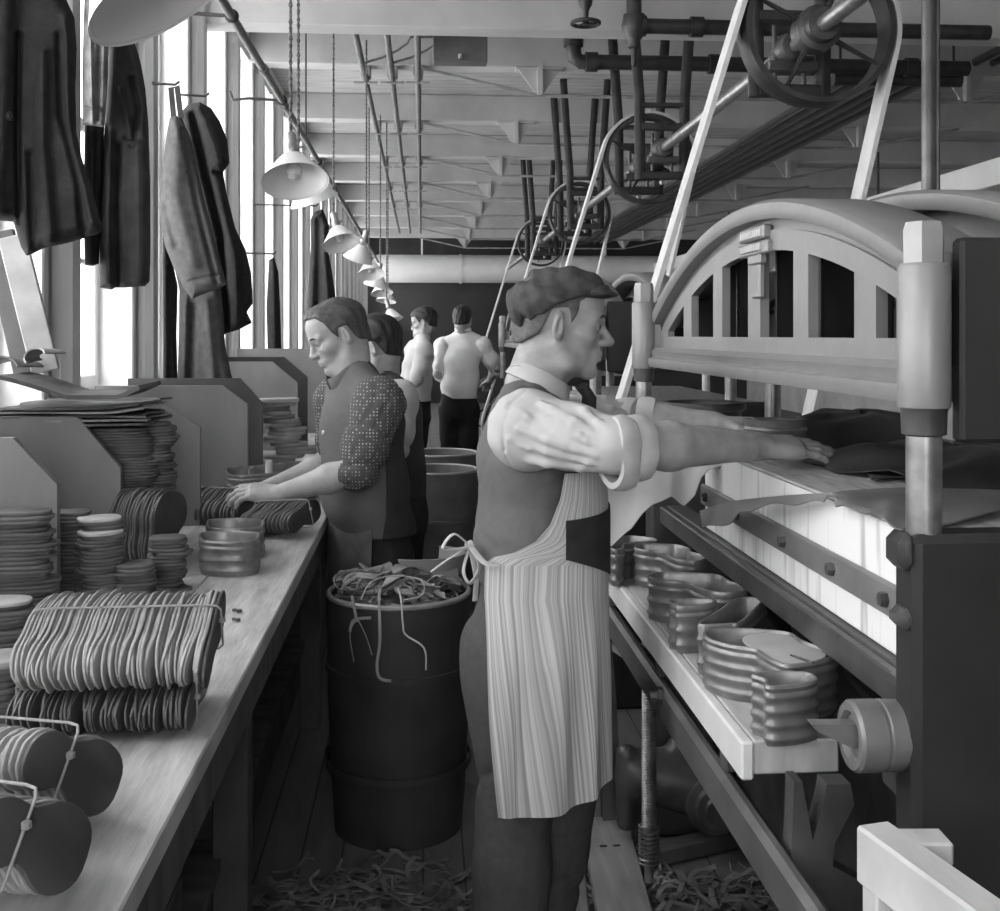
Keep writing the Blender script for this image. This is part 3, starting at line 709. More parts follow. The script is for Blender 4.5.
def garment(name, t, pts, D, m, cutn=None, ls=1.5, h=.011, fo=(.012, 6, .4), k=.04):
    """pts: (px, py, radius px) read off the plate at distance D"""
    S = SDF(); q = [(at(a, b, D), r * D / 1100) for a, b, r in pts]; yv = V((0, 1, 0))
    for (a, ra), (b, rb) in zip(q[:-1], q[1:]): S.rc(a, b, ra, rb, k, yv, ls)
    c = q[len(q) // 2][0]; f = [folds(c.x, c.y, *fo), wrinkle(.004, 30, (.3, .2, 1), fo[2], 1.2)]
    if cutn: f.append(cut(cutn[0], at(cutn[1], cutn[2], D)))
    return sdf_obj(name, [S.verts(h, posts(*f))], m, t)
G = 'coats hung on the window posts'
def coat(lab, px, py, D): p = at(px, py, D); return thing('coat', lab, 'coat', p, G), p
ZM = 2.276
t, p = coat('big black coat hanging nearest the camera at the top left', 35, -60, 3.0)
puffed('coat_body', [(-80, -140), (120, -140), (145, -60), (152, 0), (170, 40), (175, 110), (172, 200), (174, 300), (187, 360), (206, 420), (226, 490), (237, 522), (225, 532), (195, 542), (150, 555), (100, 565), (75, 578), (60, 583), (47, 562), (36, 525), (30, 505), (0, 503), (-80, 498)], 3.0, .11, M_coat, t, 16,
       [([(42, 80), (40, 300), (44, 505)], 3, -.03), ([(150, 40), (155, 200), (165, 330), (215, 500)], 7, .03), ([(135, 80), (140, 260), (180, 420), (190, 530)], 4, -.03), ([(95, 120), (95, 330), (115, 550)], 7, .03), ([(70, 350), (75, 560)], 4, -.025), ([(10, -20), (5, 200), (-10, 480)], 12, .05)], 1.0, ZM)
b = MB(); q = at(5, 118, 2.86); b.box(q + V((-.07, -.012, -.012)), q + V((.022, .012, .012)), .006, Matrix.Rotation(-.15, 3, 'Y')); b.build('pocket_flap', M_coat, t)
hook(t, p + V((0, 0, .06)))
t, p = coat('worn jacket with a paler torn sleeve hanging second from the camera', 118, 35, 4.0)
puffed('coat_body', [(248, 70), (300, 80), (315, 120), (322, 150), (331, 200), (338, 280), (342, 400), (343, 560), (341, 640), (330, 652), (290, 655), (262, 655), (255, 660), (227, 655), (225, 500), (228, 400), (237, 300), (243, 200), (246, 130)], 4.05, .08, M_jacket, t, 8,
       [([(272, 330), (268, 480), (272, 650)], 2.5, -.03), ([(250, 300), (246, 480), (246, 640)], 4, .03), ([(300, 180), (316, 250), (300, 330)], 3, -.025), ([(310, 330), (315, 640)], 6, .02), ([(275, 200), (300, 320)], 3, .02), ([(285, 315), (325, 322)], 2, -.015)], .8, ZM)
puffed('lining', [(193, 280), (238, 280), (232, 420), (228, 520), (226, 600), (210, 606), (193, 604), (191, 560), (190, 400)], 4.0, .04, M_coat, t, 5, [([(212, 300), (208, 600)], 3, .02)], .8, ZM)['label'] = 'dark lining'
puffed('sleeve', [(192, -20), (244, -20), (248, 100), (245, 200), (238, 290), (215, 287), (188, 285), (187, 150)], 3.85, .06, mat('worn pale sleeve', .2, .8, 0, .5, 14, spec=.2), t, 8, [([(205, 60), (210, 280)], 2.5, .02), ([(228, 60), (222, 270)], 2.5, -.02), ([(190, 245), (240, 250)], 1.6, -.015)], .8, ZM)['label'] = 'paler worn sleeve'
hook(t, p + V((0, 0, .04)))
t, p = coat('long grey overcoat with one sleeve hanging forward, third post', 178, 105, 4.95)
puffed('coat_body', [(385, 270), (412, 262), (440, 330), (470, 480), (498, 600), (508, 700), (512, 780), (526, 850), (541, 900), (548, 940), (398, 940), (404, 850), (407, 750), (408, 660), (395, 600), (380, 400)], 5.05, .08, M_coatg, t, 9, [([(440, 700), (432, 930)], 4, -.03), ([(470, 690), (490, 930)], 6, .03), ([(420, 680), (412, 930)], 4, .02)], .8, ZM)
puffed('sleeve', [(386, 268), (402, 262), (420, 285), (436, 330), (456, 420), (481, 510), (501, 590), (516, 648), (490, 660), (450, 675), (438, 681), (420, 660), (395, 610), (375, 560), (365, 500), (362, 440), (368, 380), (378, 310)], 4.8, .075, M_coatg, t, 12, [([(405, 290), (400, 440), (440, 600)], 8, .02), ([(420, 300), (445, 450), (492, 640)], 3, -.02), ([(370, 450), (400, 560)], 4, -.015), ([(430, 640), (505, 622)], 1.5, -.012)], .8, ZM)
puffed('post_shade', [(384, 300), (392, 310), (382, 450), (384, 560), (405, 650), (402, 760), (405, 885), (371, 885), (370, 560), (374, 400)], 5.2, .05, M_coat, t, 5, (), .8, ZM)['label'] = 'dark strip for the shaded post'  # black strip modelled in place of shade on the window post
b = MB(); b.tube([at(174, 120, 4.95), at(171, 88, 4.95), at(177, 86, 4.95), at(181, 118, 4.95)], .009, 6, flat=(.014, .004)); b.build('hanging_loop', M_jacket, t)
hook(t, at(175, 88, 4.95))
t, p = coat('dark jacket hanging to the right of the grey overcoat on the same post', 205, 105, 5.5)
puffed('coat_body', [(408, 258), (430, 236), (455, 232), (480, 245), (500, 275), (518, 318), (523, 372), (508, 392), (516, 440), (536, 520), (560, 570), (572, 620), (576, 690), (562, 710), (574, 735), (545, 750), (500, 765), (488, 755), (480, 700), (490, 640), (480, 560), (460, 480), (440, 400), (420, 320)], 5.45, .11, M_coat, t, 12,
       [([(440, 260), (470, 400), (505, 540), (515, 750)], 4, -.05), ([(455, 245), (490, 330), (512, 430), (540, 600), (545, 740)], 8, .05), ([(480, 270), (510, 360)], 5, .03), ([(510, 400), (490, 390)], 3, -.04), ([(550, 570), (556, 740)], 3, -.03), ([(490, 600), (495, 750)], 4, .03)], .8, ZM)
hook(t, p + V((0, 0, .03)))
t, p = coat('distant black coat hanging behind the lamps, above the young man', 316, 212, 8.0)
puffed('coat_body', [(706, 500), (715, 482), (735, 475), (750, 515), (746, 560), (756, 620), (766, 690), (768, 730), (698, 730), (702, 650), (707, 560)], 8.0, .12, M_coat, t, 8, [([(725, 500), (722, 700)], 4, -.04), ([(740, 520), (748, 700)], 4, .04)], .8, ZM)
hook(t, p + V((0, 0, .03)))
t, p = coat('dark garment hanging on the window post left of the young man', 273, 256, 7.4)
puffed('coat_body', [(612, 592), (624, 584), (634, 620), (638, 700), (641, 800), (636, 826), (610, 830), (606, 700)], 7.4, .06, M_coat, t, 5, [([(622, 600), (624, 820)], 3, .03)], .7, ZM)
hook(t, p)
# ================================================================== cutting presses
def rotx(lo_hi): pass
def press():
    UC = 2.46; Y0, Y1 = 1.535, 3.39
    t = thing('cutting_press', 'big cast iron cutting press with an arched beam, nearest on the right', 'press', (1.05, UC, 0), 'row of cutting presses')
    zt = lambda u: 1.838 - .232 * (u + .055) ** 2
    def beam(xp, sgn, name, dz=0, plate=True):
        """arched beam: web with windows, rim, bottom flange; sgn = side its face looks to"""
        b = MB(); w0, w1 = (xp, xp + .013) if sgn < 0 else (xp - .013, xp)
        wins = [(.045, .26), (.345, .57), (.66, .86)]; wins = sorted([(-q - .055, -p - .055) for p, q in wins] + [(p - .055, q - .055) for p, q in wins]); wins[0] = (-.86, wins[0][1])
        us = sorted(set([-.9 + 1.85 * i / 76 for i in range(77)] + [e for w in wins for e in w]))
        sill = 1.545
        for a, c in zip(us[:-1], us[1:]):
            m = (a + c) / 2; inw = any(p <= m <= q for p, q in wins)
            def slab(z0a, z0c, z1a, z1c, ra=.007):
                if sgn > 0: ra = 0
                vs = [(x, UC + u, z + dz) for x in (w0 - ra, w1) for u, z in ((a, z0a), (c, z0c), (c, z1c), (a, z1a))]
                b.add(vs, [(0, 1, 2, 3), (7, 6, 5, 4), (0, 4, 5, 1), (1, 5, 6, 2), (2, 6, 7, 3), (3, 7, 4, 0)])
            if inw:
                slab(1.49, 1.49, sill, sill); slab(max(sill, zt(a) - .105), max(sill, zt(c) - .105), zt(a) - .062, zt(c) - .062); slab(zt(a) - .062, zt(c) - .062, zt(a) - .01, zt(c) - .01, 0)
            else: slab(1.49, 1.49, zt(a) - .062, zt(c) - .062); slab(zt(a) - .062, zt(c) - .062, zt(a) - .01, zt(c) - .01, 0)
        web = b.build(name, M_castgrey, t, 0)
        # rim: swept section
        x0, x1 = (xp - .036, xp + .11) if sgn < 0 else (xp - .11, xp + .03); sec = [(x0, -.03), (x0 + .006, -.04), (x1 - .006, -.04), (x1, -.03), (x1, -.008), (x1 - .012, 0), (x0 + .012, 0), (x0, -.008)]
        r = MB(); n = 60; us = [-.905 + 1.875 * i / n for i in range(n + 1)]; vs = []
        for u in us: vs += [(x, UC + u, zt(u) + z + dz) for x, z in sec]
        k = len(sec); r.add(vs, [(i * k + j, (i + 1) * k + j, (i + 1) * k + (j + 1) % k, i * k + (j + 1) % k) for i in range(n) for j in range(k)] + [tuple(range(k)), tuple(n * k + j for j in range(k - 1, -1, -1))])
        r.build('arch_rim', M_castgrey, web)
        f = MB(); xs = (xp - .045, xp + .13) if sgn < 0 else (xp - .13, xp + .045)
        sec = [(xs[0], 1.452), (xs[1], 1.452), (xs[1], 1.492), (xs[0] + .02, 1.512), (xs[0] + .005, 1.5), (xs[0] + .012, 1.484), (xs[0] - .004, 1.478), (xs[0] - .004, 1.462)]
        if sgn > 0: sec = [(2 * xp - x, z) for x, z in [(2 * xp - xs[1], 1.452), (2 * xp - xs[0], 1.452), (2 * xp - xs[0], 1.492), (2 * xp - xs[1] + .02, 1.512), (2 * xp - xs[1], 1.47)]]
        f.prism([(x, z + dz) for x, z in sec], Matrix.Translation((0, UC + .96, 0)) @ Matrix.Rotation(pi / 2, 4, 'X'), 1.865); f.build('bottom_flange', M_castgrey, web, 40)
        return web
    web = beam(.745, -1, 'front_beam')
    beam(1.115, 1, 'rear_beam', .02)
    # inner ribs seen through the windows, end plates and platen
    for u in (-.8, -.5, -.32, -.05, .26, .42, .7): b = MB(); b.box((.79, UC + u - .012, 1.5), (.86, UC + u + .012, zt(u) - .05), .006); b.build('rib', mat('black and shaded casting', .022, .5, 0, .3, 6), web, 40)  # ribs coloured near black for the shade inside the beam
    b = MB(); b.box((.768, UC - .94, 1.395), (1.26, UC - .908, 1.69), .006); b.box((.775, UC + .93, 1.47), (1.07, UC + .97, 1.64), .006); b.box((.83, UC - .9, 1.455), (1.02, UC + .9, 1.49)); b.build('platen', mat('black and shaded casting', .022, .5, 0, .3, 6), t, 0)
    b = MB(); b.sheet(lambda u, v: (.9 + .07 * u, UC - .9 + 1.8 * v, zt(-.9 + 1.8 * v) - .16), 3, 24, .012); b.box((.925, UC - .9, 1.5), (.94, UC + .9, 1.62), .004); b.box((.925, UC - .6, 1.6), (.94, UC + .6, 1.72), .004); b.build('dark_backing', mat('black and shaded casting', .022, .5, 0, .3, 6), t, 30)  # backing added to close the gap and keep the beam's interior dark
    # maker's plate, worn smooth
    b = MB(); x = .733; u0 = UC - .085
    b.box((x - .012, u0 - .085, 1.757), (x + .01, u0 + .095, 1.787), .004); b.box((x - .009, u0 - .1, 1.724), (x + .01, u0 + .11, 1.753), .004)
    b.box((x - .007, u0 - .05, 1.705), (x + .01, u0 + .04, 1.727), .003); b.box((x - .006, u0 - .04, 1.63), (x + .01, u0 + .015, 1.705), .004)
    pl = b.build('maker_plate', M_castgrey, t, 0); r = random.Random(3)
    b = MB()
    for z in (1.762, 1.732):
        y = u0 - .068
        while y < u0 + .07:
            w = r.uniform(.006, .013); b.box((x - .0145, y, z), (x - .007, y + w, z + .016), .001); y += w + .006
    b.build('worn_relief', mat('rubbed casting', .45, .35, .3), pl, 0)
    # the four guide posts
    for (px_, py_, bot) in ((.72, Y0, 1.27), (.69, Y1, 1.2), (1.3, Y0 + .03, 1.27), (1.1, Y1, 1.2)):
        p = V((px_, py_, 0)); b = MB(); b.lathe([(.025, bot - .02), (.025, 1.42)], p, n=20); rod = b.build('guide_post', M_oldsteel, t, 40)
        if px_ > 1.2: continue
        b = MB(); b.lathe([(.0, 1.446), (.036, 1.446), (.037, 1.45), (.037, 1.648), (.033, 1.653), (0, 1.653)], p, n=28); b.box((p.x, p.y - .022, 1.462), (.746 if px_ < .9 else p.x + .03, p.y + .022, 1.64), .008); b.build('sleeve', M_castgrey, rod, 40)
        b = MB(); b.lathe([(.025, 1.405), (.031, 1.408), (.032, 1.44), (.034, 1.447), (.025, 1.447)], p, n=24); b.build('collar', M_castdark, rod, 40)
        b = MB(); b.lathe([(0, 1.653), (.03, 1.653), (.031, 1.7), (.027, 1.712), (.012, 1.714), (0, 1.714)], p, n=6); b.build('hex_nut', mat('bright nut', .27, .4, .2), rod, 20)
    # bed
    YE = 2.9
    b = MB(); b.box((.756, 1.57, 1.035), (1.5, YE, 1.244), .004); bed = b.build('bed', M_panel, t, 0)
    b = MB(); b.box((.752, 1.565, 1.2445), (1.505, YE + .004, 1.252), .003); b.box((.87, YE + .004, 1.1), (1.5, 3.34, 1.252), .003); b.build('bed_board', mat('grey bed board', .4, .6, 0, .35, 8, (8, 1, 1), bump=.2), t, 0)
    b = MB(); b.box((.744, 1.57, 1.098), (.757, YE + .003, 1.152), .004); st = b.build('bolt_strip', mat('strip iron', .2, .4, .2), t, 0)
    for y in (1.72, 1.95, 2.22, 2.55, 2.84):
        b = MB(); b.lathe([(.0, -.012), (.011, -.012), (.013, -.006), (.013, 0)], (.744, y, 1.125), (1, 0, 0), 6); b.build('bolt', M_castdark, st, 20)
    b = MB(); b.box((.72, 1.575, .978), (.742, 3.3, 1.03), .004); b.box((.74, 1.57, 1.015), (.8, 3.3, 1.034), .003); b.build('front_rail', M_castdark, t, 0)
    b = MB(); b.box((.7, 1.572, .86), (.76, 1.64, 1.036), .01); b.build('rail_bracket', M_castdark, t, 40)
    for y in (1.75, 2.05, 2.35, 2.65): b = MB(); b.tube([(.8, y, 1.02), (.82, y, .9), (.88, y, .84), (1.0, y, .82)], [.012, .014, .02, .02], 8); b.build('brace', M_castdark, t)
    # main casting under the bed, end frames
    s = SDF()
    b = MB(); b.box((.95, 1.6, .12), (1.4, 3.3, 1.03), .02); b.build('base_casting', M_castdark, t, 40)
    b = MB(); b.box((.69, 1.5, 0), (1.5, 1.572, 1.268), .012); ef = b.build('end_frame', mat('black and shaded casting', .022, .5, 0, .3, 6), t, 40)
    b = MB(); b.box((.672, 1.505, 1.215), (.70, 1.566, 1.268), .012); b.build('lug', M_castdark, ef, 40); b = MB(); b.box((.675, 1.51, 1.13), (.70, 1.56, 1.16), .01); b.build('lug', M_castdark, ef, 40)
    b = MB(); b.box((.7, 3.345, 0), (1.5, 3.42, 1.25), .012); b.build('end_frame', M_castdark, t, 40)
    # roller boss on the near end frame
    c = V((.62, 1.56, .967)); b = MB(); b.lathe([(.0, .008), (.03, .008), (.036, .0), (.047, .0), (.051, .005), (.051, .04), (.049, .042), (.049, .045), (.051, .047), (.05, .075), (.044, .08), (.04, .1)], c, (1, 0, 0), 32); bo = b.build('roller_boss', mat('boss iron', .16, .38, .2, .25, 12), t, 30)
    b = MB(); b.prism([(-.06, .022), (.012, .02), (.012, -.012), (-.0, -.014), (-.052, .012)], Matrix.Translation(c + V((0, .012, 0))) @ Matrix.Rotation(pi / 2, 4, 'X'), .024); b.build('wedge', mat('boss iron', .16), bo, 20)
    # lower front rail and its forked leg
    b = MB(); b.box((.53, 1.42, .69), (.56, 3.4, .765), .01); b.box((.53, 1.42, .69), (.6, 3.4, .705), .004); rl = b.build('lower_rail', mat('worn rail iron', .12, .35, .3, .3), t, 0)
    b = MB(); b.lathe([(.0, -.03), (.012, -.03), (.013, -.012), (.022, -.012), (.022, 0)], (.535, 2.42, .745), (1, 0, 0), 6); b.build('bolt', M_castdark, rl, 20)
    ol = [(789, 775), (797, 775), (808, 835), (818, 800), (822, 779), (846, 779), (850, 800), (830, 838), (828, 860), (864, 880), (872, 1080), (880, 1320), (845, 1320), (836, 1080), (815, 960), (786, 850)]
    pts = [at(x, y, 1.72) for x, y in ol]; yy = sum(p.y for p in pts) / len(pts)
    b = MB(); b.prism([(p.x, max(0, p.z)) for p in pts], Matrix.Translation((0, yy + .02, 0)) @ Matrix.Rotation(pi / 2, 4, 'X'), .04); b.build('forked_leg', M_castdark, t, 0)
    b = MB(); b.tube([(.585, yy, .7), (.58, yy - .005, .5), (.61, yy, .25), (.62, yy, 0.0)], [.018, .02, .02, .024], 8); b.build('leg_rib', M_castdark, t)
    b = MB(); b.prism([(.53, .76), (.57, .76), (.6, .4), (.62, 0), (.56, 0), (.54, .4)], Matrix.Translation((0, 3.4, 0)) @ Matrix.Rotation(pi / 2, 4, 'X'), .04); b.build('forked_leg', M_castdark, t, 0)
    # screw rod with a spring at its foot
    p = at(649, 700, 2.95); p = V((p.x, p.y, 0)); b = MB(); pr = [(.0, .08), (.012, .085)]
    z = .2; pr += [(.014, .2)]
    while z < .79: pr += [(.0205, z + .003), (.0165, z + .0065)]; z += .007
    b.lathe(pr + [(.0, .8)], p, n=14); sr = b.build('screw_rod', M_oldsteel, t, 60)
    b = MB(); b.tube([p + V((.026 * cos(a), .026 * sin(a), .13 + .012 * a / 6.283)) for a in [i * .5 for i in range(110)]], .0035, 5); b.build('spring', M_oldsteel, sr)
    # hinge bracket with round pin behind the rod
    s = SDF(); q = at(697, 782, 3.3); s.rc(q, q + V((-.17, 0, .03)), .1, .075, .03).rc(q + V((-.17, 0, .07)), q + V((-.17, 0, -.2)), .03, .03, .03).rc(q + V((-.06, 0, .12)), q + V((.1, .1, .1)), .025, .03, .04).rc(q + V((-.22, -.02, .1)), q + V((-.22, -.02, -.1)), .03, .03, .02)
    sdf_obj('hinge_bracket', [s.verts(.012)], M_castdark, t)
    b = MB(); b.lathe([(.0, .0), (.035, 0), (.04, .01), (.06, .012), (.065, .03), (.085, .034), (.09, .1)], q + V((.03, -.14, -.03)), (0, 1, 0), 28); b.build('pin', M_castdark, t, 40)
    return t
P1 = press()
for k, lab in ((1, 'second cutting press, mostly hidden behind the man in the cap'), (2, 'third cutting press far down the row')):
    c = copy_tree(P1); c.location.y += 3.0 * k; c['label'] = lab

# ------------------------------------------------------------------ tray with dies
t = thing('die_tray', 'pale wooden tray board with a raised lip along the press front, holding dies', 'tray', (.62, 2.6, .8), None)
b = MB(); b.box((.552, 1.8, .816), (.698, 3.35, .873), .003); b.build('board', M_pale, t, 0)
b = MB(); b.box((.529, 1.795, .808), (.5515, 3.35, .873), .004); b.build('lip', mat('bleached wood', .6, .5, 0, .15, 6), t, 0)
for y in (1.95, 2.5, 3.15): b = MB(); b.box((.54, y - .02, .767), (.695, y + .02, .815), .004); b.build('support', M_castdark, t, 0)

def cr(pts, n=5):
    out = []; m = len(pts)
    for i in range(m):
        p0, p1, p2, p3 = (V(pts[(i + k) % m]) for k in (-1, 0, 1, 2))
        for j in range(n):
            u = j / n; out.append(.5 * ((2 * p1) + (p2 - p0) * u + (2 * p0 - 5 * p1 + 4 * p2 - p3) * u * u + (3 * p1 - p0 - 3 * p2 + p3) * u ** 3))
    return out
def inset(pts, d):
    m = len(pts); A = sum(pts[i].x * pts[(i + 1) % m].y - pts[(i + 1) % m].x * pts[i].y for i in range(m)); s = 1 if A > 0 else -1; out = []
    for i in range(m):
        e = pts[(i + 1) % m] - pts[i - 1]; e = e.normalized() if e.length > 1e-9 else V((1, 0)); out.append(pts[i] + V((-e.y, e.x)) * d * s)
    return out
def die(pts, z0, h, label, group, ribs=3, wall=.007, m=None, rough=True):
    pts = cr([V((p[0], p[1])) for p in pts]); m_ = len(pts); c = sum(pts, V((0, 0))) / m_; loc = V((c.x, c.y, z0)); t = thing('cutting_die', label, 'die', loc, group)
    if sum(pts[i].x * pts[(i + 1) % m_].y - pts[(i + 1) % m_].x * pts[i].y for i in range(m_)) < 0: pts = pts[::-1]
    prof = [(0, 0)]
    for k in range(ribs):
        zc = h * (k + .5) / ribs * .92; prof += [(.0, zc - .0075), (-.0032, zc - .003), (-.0036, zc), (-.0032, zc + .003), (.0, zc + .0075)]
    prof += [(-.0025, h * .95), (.0, h), (.0035, h)]; prof += [(wall, h * .93), (wall, 0)]
    rings = [[(p.x, p.y, z0 + z) for p in inset(pts, d)] for d, z in prof]; b = MB(); k = len(rings)
    for r in rings: b.v += r
    b.f = [(j * m_ + i, j * m_ + (i + 1) % m_, ((j + 1) % k) * m_ + (i + 1) % m_, ((j + 1) % k) * m_ + i) for j in range(k) for i in range(m_)]
    b.build('die_band', m or M_die, t, 40)
    # cross web inside
    xs = [p.x for p in pts]; cx = c.x; top = max((p for p in pts if abs(p.x - cx) < .03), key=lambda p: p.y, default=c); bot = min((p for p in pts if abs(p.x - cx) < .03), key=lambda p: p.y, default=c)
    b = MB(); b.bar((cx, bot.y + .008, z0 + h * .3), (cx, top.y - .008, z0 + h * .3), .006, h * .4, .001); b.build('cross_web', m or M_die, t, 0)
    return t
TZ = .873; TH = .1
Z5 = lambda L: [at_z(600 + x / 3.373, 520 + y / 3.373, TZ + TH) for x, y in L]
GD = 'cutting dies on the tray'
die([V((p.x, p.y + .09, p.z)) for p in Z5([(50, 112), (56, 88), (110, 75), (150, 76), (200, 82), (215, 92), (150, 97), (105, 104), (100, 118), (70, 124)])], TZ + .002, TH, 'farthest die on the tray, half hidden under the hanging hide', GD)
die(Z5([(116, 90), (135, 81), (200, 82), (260, 85), (303, 97), (308, 108), (358, 122), (358, 132), (320, 140), (265, 135), (235, 125), (205, 110), (150, 103), (122, 97)]), TZ + .002, TH, 'peanut shaped die, second farthest on the tray', GD)
die(Z5([(165, 188), (200, 177), (260, 178), (330, 180), (400, 187), (440, 208), (500, 226), (498, 238), (440, 247), (380, 244), (330, 228), (290, 212), (220, 205), (175, 198)]), TZ + .002, TH, 'long waisted die in the middle of the tray, behind the small square one', GD)
die(Z5([(235, 278), (250, 269), (330, 267), (386, 272), (386, 280), (340, 289), (265, 292), (258, 286)]), TZ + .002, TH, 'small die with a flat left side at the tray lip, beside the wedge shaped one', GD)
die(Z5([(331, 350), (400, 306), (465, 264), (548, 266), (552, 274), (480, 343), (440, 351), (380, 355)]), TZ + .002, TH, 'wedge shaped open die leaning along the middle of the tray', GD, ribs=2)
e = die(Z5([(352, 384), (385, 370), (470, 367), (550, 371), (640, 382), (690, 411), (786, 442), (792, 460), (740, 478), (640, 492), (590, 478), (550, 455), (520, 437), (440, 425), (370, 404)]), TZ + .002, TH, 'largest waisted die, with a cut leather piece lying in its top', GD, ribs=4)
pts = cr([V((p.x, p.y)) for p in Z5([(480, 398), (550, 378), (636, 388), (680, 416), (760, 448), (730, 470), (640, 482), (590, 470), (555, 450)])], 4)
b = MB(); b.prism([(p.x, p.y) for p in (pts if sum(pts[i].x * pts[i - 1].y - pts[i - 1].x * pts[i].y for i in range(len(pts))) < 0 else pts[::-1])], Matrix.Translation((0, 0, TZ + TH - .006)), .005)
tag(b.build('cut_leather', M_leatherl, None, 0), 'cut leather piece lying in the top of the largest die', 'leather')
b = MB(); q = at_z(803, 660, TZ + TH); b.tube([q + V((-.012, .03, .0)), q + V((0, 0, .002)), q + V((.012, -.02, .0))], .0025, 5)
tag(b.build('loose_thread', M_hide), 'short dark leather thread lying on the largest die', 'thread')
die(Z5([(515, 522), (580, 511), (690, 515), (728, 530), (722, 545), (660, 559), (575, 564), (556, 552), (560, 543), (540, 533)]), TZ + .002, TH, 'heel shaped die nearest the camera at the end of the tray', GD, ribs=4)
# little wood chips between the dies
b = MB(); r = random.Random(11)
for i in range(70):
    q = at_z(622 + r.uniform(-8, 14) + 60 * (i % 7 == 0), 556 + r.uniform(-6, 22), TZ); q.x = min(max(q.x, .565), .68); q.y = min(q.y, 3.3); a = r.uniform(0, 3.1)
    b.tube([q + V((-.02 * cos(a), -.02 * sin(a), .003)), q + V((0, 0, .01 + .01 * r.random())), q + V((.02 * cos(a), .02 * sin(a), .003))], .0012, 4, flat=(.0025, .0006))
tag(b.build('shavings', M_leatherl), 'pale curly shavings lying on the far part of the tray', 'shavings', kind='stuff')
# dies on the bench
GB = 'cutting dies on the bench'
bz = lambda L, z: [at_z(x, y, z) for x, y in L]
die(bz([(200, 535), (204, 532), (230, 530.5), (255, 532), (259, 534), (255, 540), (230, 542), (204, 540.5)], BZ + .095), BZ + .001, .095, 'round ribbed die at the front of the bench before the young man', GB, ribs=3)
die(bz([(207, 523), (210, 519.5), (236, 518), (260, 519.5), (264, 522), (260, 527), (236, 529), (210, 527.5)], BZ + .09), BZ + .001, .09, 'round ribbed die just behind the frontmost one on the bench', GB, ribs=3)
d = die(bz([(226, 470), (232, 467), (262, 465), (300, 461), (318, 464), (300, 470), (262, 474), (232, 475)], BZ + .13), BZ + .001, .13, 'tall long die with an upright peg beyond the hands of the young man', GB, ribs=5)
q = at(269, 475, 4.2); b = MB(); b.lathe([(.0, 0), (.014, 0), (.014, .11), (.012, .115), (0, .115)], q - V((0, 0, .06)), n=14); b.build('peg', M_pale, d, 40)
q = at(249, 475, 4.2); b = MB(); b.tube([q - V((0, 0, .06)), q + V((0, 0, .02)), q + V((.006, 0, .028)), q + V((.016, 0, .026))], .004, 6); b.build('wire', M_string, d)
# ------------------------------------------------------------------ leather on the press
def hidesheet(name, fn, m, lab, nu=24, nv=18, t=.003, cat='leather'):
    b = MB(); b.sheet(fn, nu, nv, t); return tag(b.build(name, m, None, 60), lab, cat)
def F(u, v):
    # pale hide hanging off the far corner of the bed, its lower edge scalloped
    px = 596 + 150 * u
    bot = np.interp(px, [590, 604, 612, 622, 632, 642, 652, 664, 672, 684, 690, 694, 746], [560, 549, 546, 536, 528, 514, 505, 500, 496, 507, 500, 476, 466])
    w = max(0, min(1, (px - 680) / 50)); top = 458; D = 2.89 - .05 * v + .02 * sin(5 * u + 2 * v)
    p = at(px, top + (bot - top) * v, D); q = V((p.x + .1, 2.79 - .12 * v, 1.2605)); return p.lerp(q, w * w * (3 - 2 * w))
hidesheet('hide', F, M_leatherl, 'pale smooth hide hanging down off the press bed beside the striped apron', 48, 14)
HU = [(700, 511, 2.7), (725, 503, 2.5), (745, 500, 2.4), (775, 497, 2.26), (800, 495, 2.12), (830, 493, 0), (850, 491, 0), (880, 489, 0), (930, 487, 0), (1010, 484, 0)]
HW = [(703, 528, 2.66), (725, 524, 2.45), (742, 513, 2.34), (765, 506, 2.22), (800, 503, 2.1), (830, 504, 0), (850, 508, 0), (880, 510, 0), (912, 513, 0), (1000, 512, -1)]
HU = [at(a, b, d) if d else at_z(a, b, 1.263) for a, b, d in HU]; HW = [at(a, b, d) if d > 0 else at_z(a, b, 1.262) if d < 0 else at_x(a, b, .736) for a, b, d in HW]
for p in HW[5:-1]: p.x = .731; p.z = min(max(p.z, 1.243), 1.258)
HU, HW = cr3(HU, 5), cr3(HW, 5)
def F(u, v):
    k = u * (len(HU) - 1); i = min(int(k), len(HU) - 2); f = k - i; p = HU[i].lerp(HU[i + 1], f); q = HW[i].lerp(HW[i + 1], f); r = q.lerp(p, v)
    r.z += .004 * sin(40 * u) * (1 - v) + .012 * v * (1 - v); r.x -= .004 * sin(31 * u) * (1 - v)
    if r.x > .734: r.z = r.z + (max(r.z, 1.2585) - r.z) * max(0, min(1, (k - 15) / 8))
    return r
hidesheet('hide', F, mat('brown hide', .16, .5, 0, .35, 6, bump=.1), 'brown hide along the near edge of the press bed, tail curling off it', 60, 12)
def F(u, v):
    r = .5 + .5 * v; a = 2 * pi * u; k = 1 + .1 * sin(3 * a + .5) + .06 * sin(7 * a)
    return (1.13 + .24 * v * k * cos(a), 2.24 + .34 * v * k * sin(a), 1.268 + .085 * (1 - v ** 2) * (.6 + .4 * sin(3 * a) * v) + .012 * sin(5 * a + 9 * v) * v)
hidesheet('hide', F, M_hide, 'heap of black hide on the press bed under the beam', 40, 10)
def F(u, v):
    a = 2 * pi * u; k = 1 + .08 * sin(4 * a)
    return (1.2 + .22 * v * k * cos(a), 2.95 + .3 * v * k * sin(a), 1.262 + .075 * (1 - v ** 4) + .006 * sin(5 * a + 9 * v))
hidesheet('hide', F, M_hide, 'flat black hide stack at the far end of the press bed', 40, 8)
def F(u, v): return (.9 + .25 * u + .03 * sin(5 * v), 2.15 + .4 * v + .03 * sin(5 * u), 1.2605 + .002 * sin(6 * u) * v)
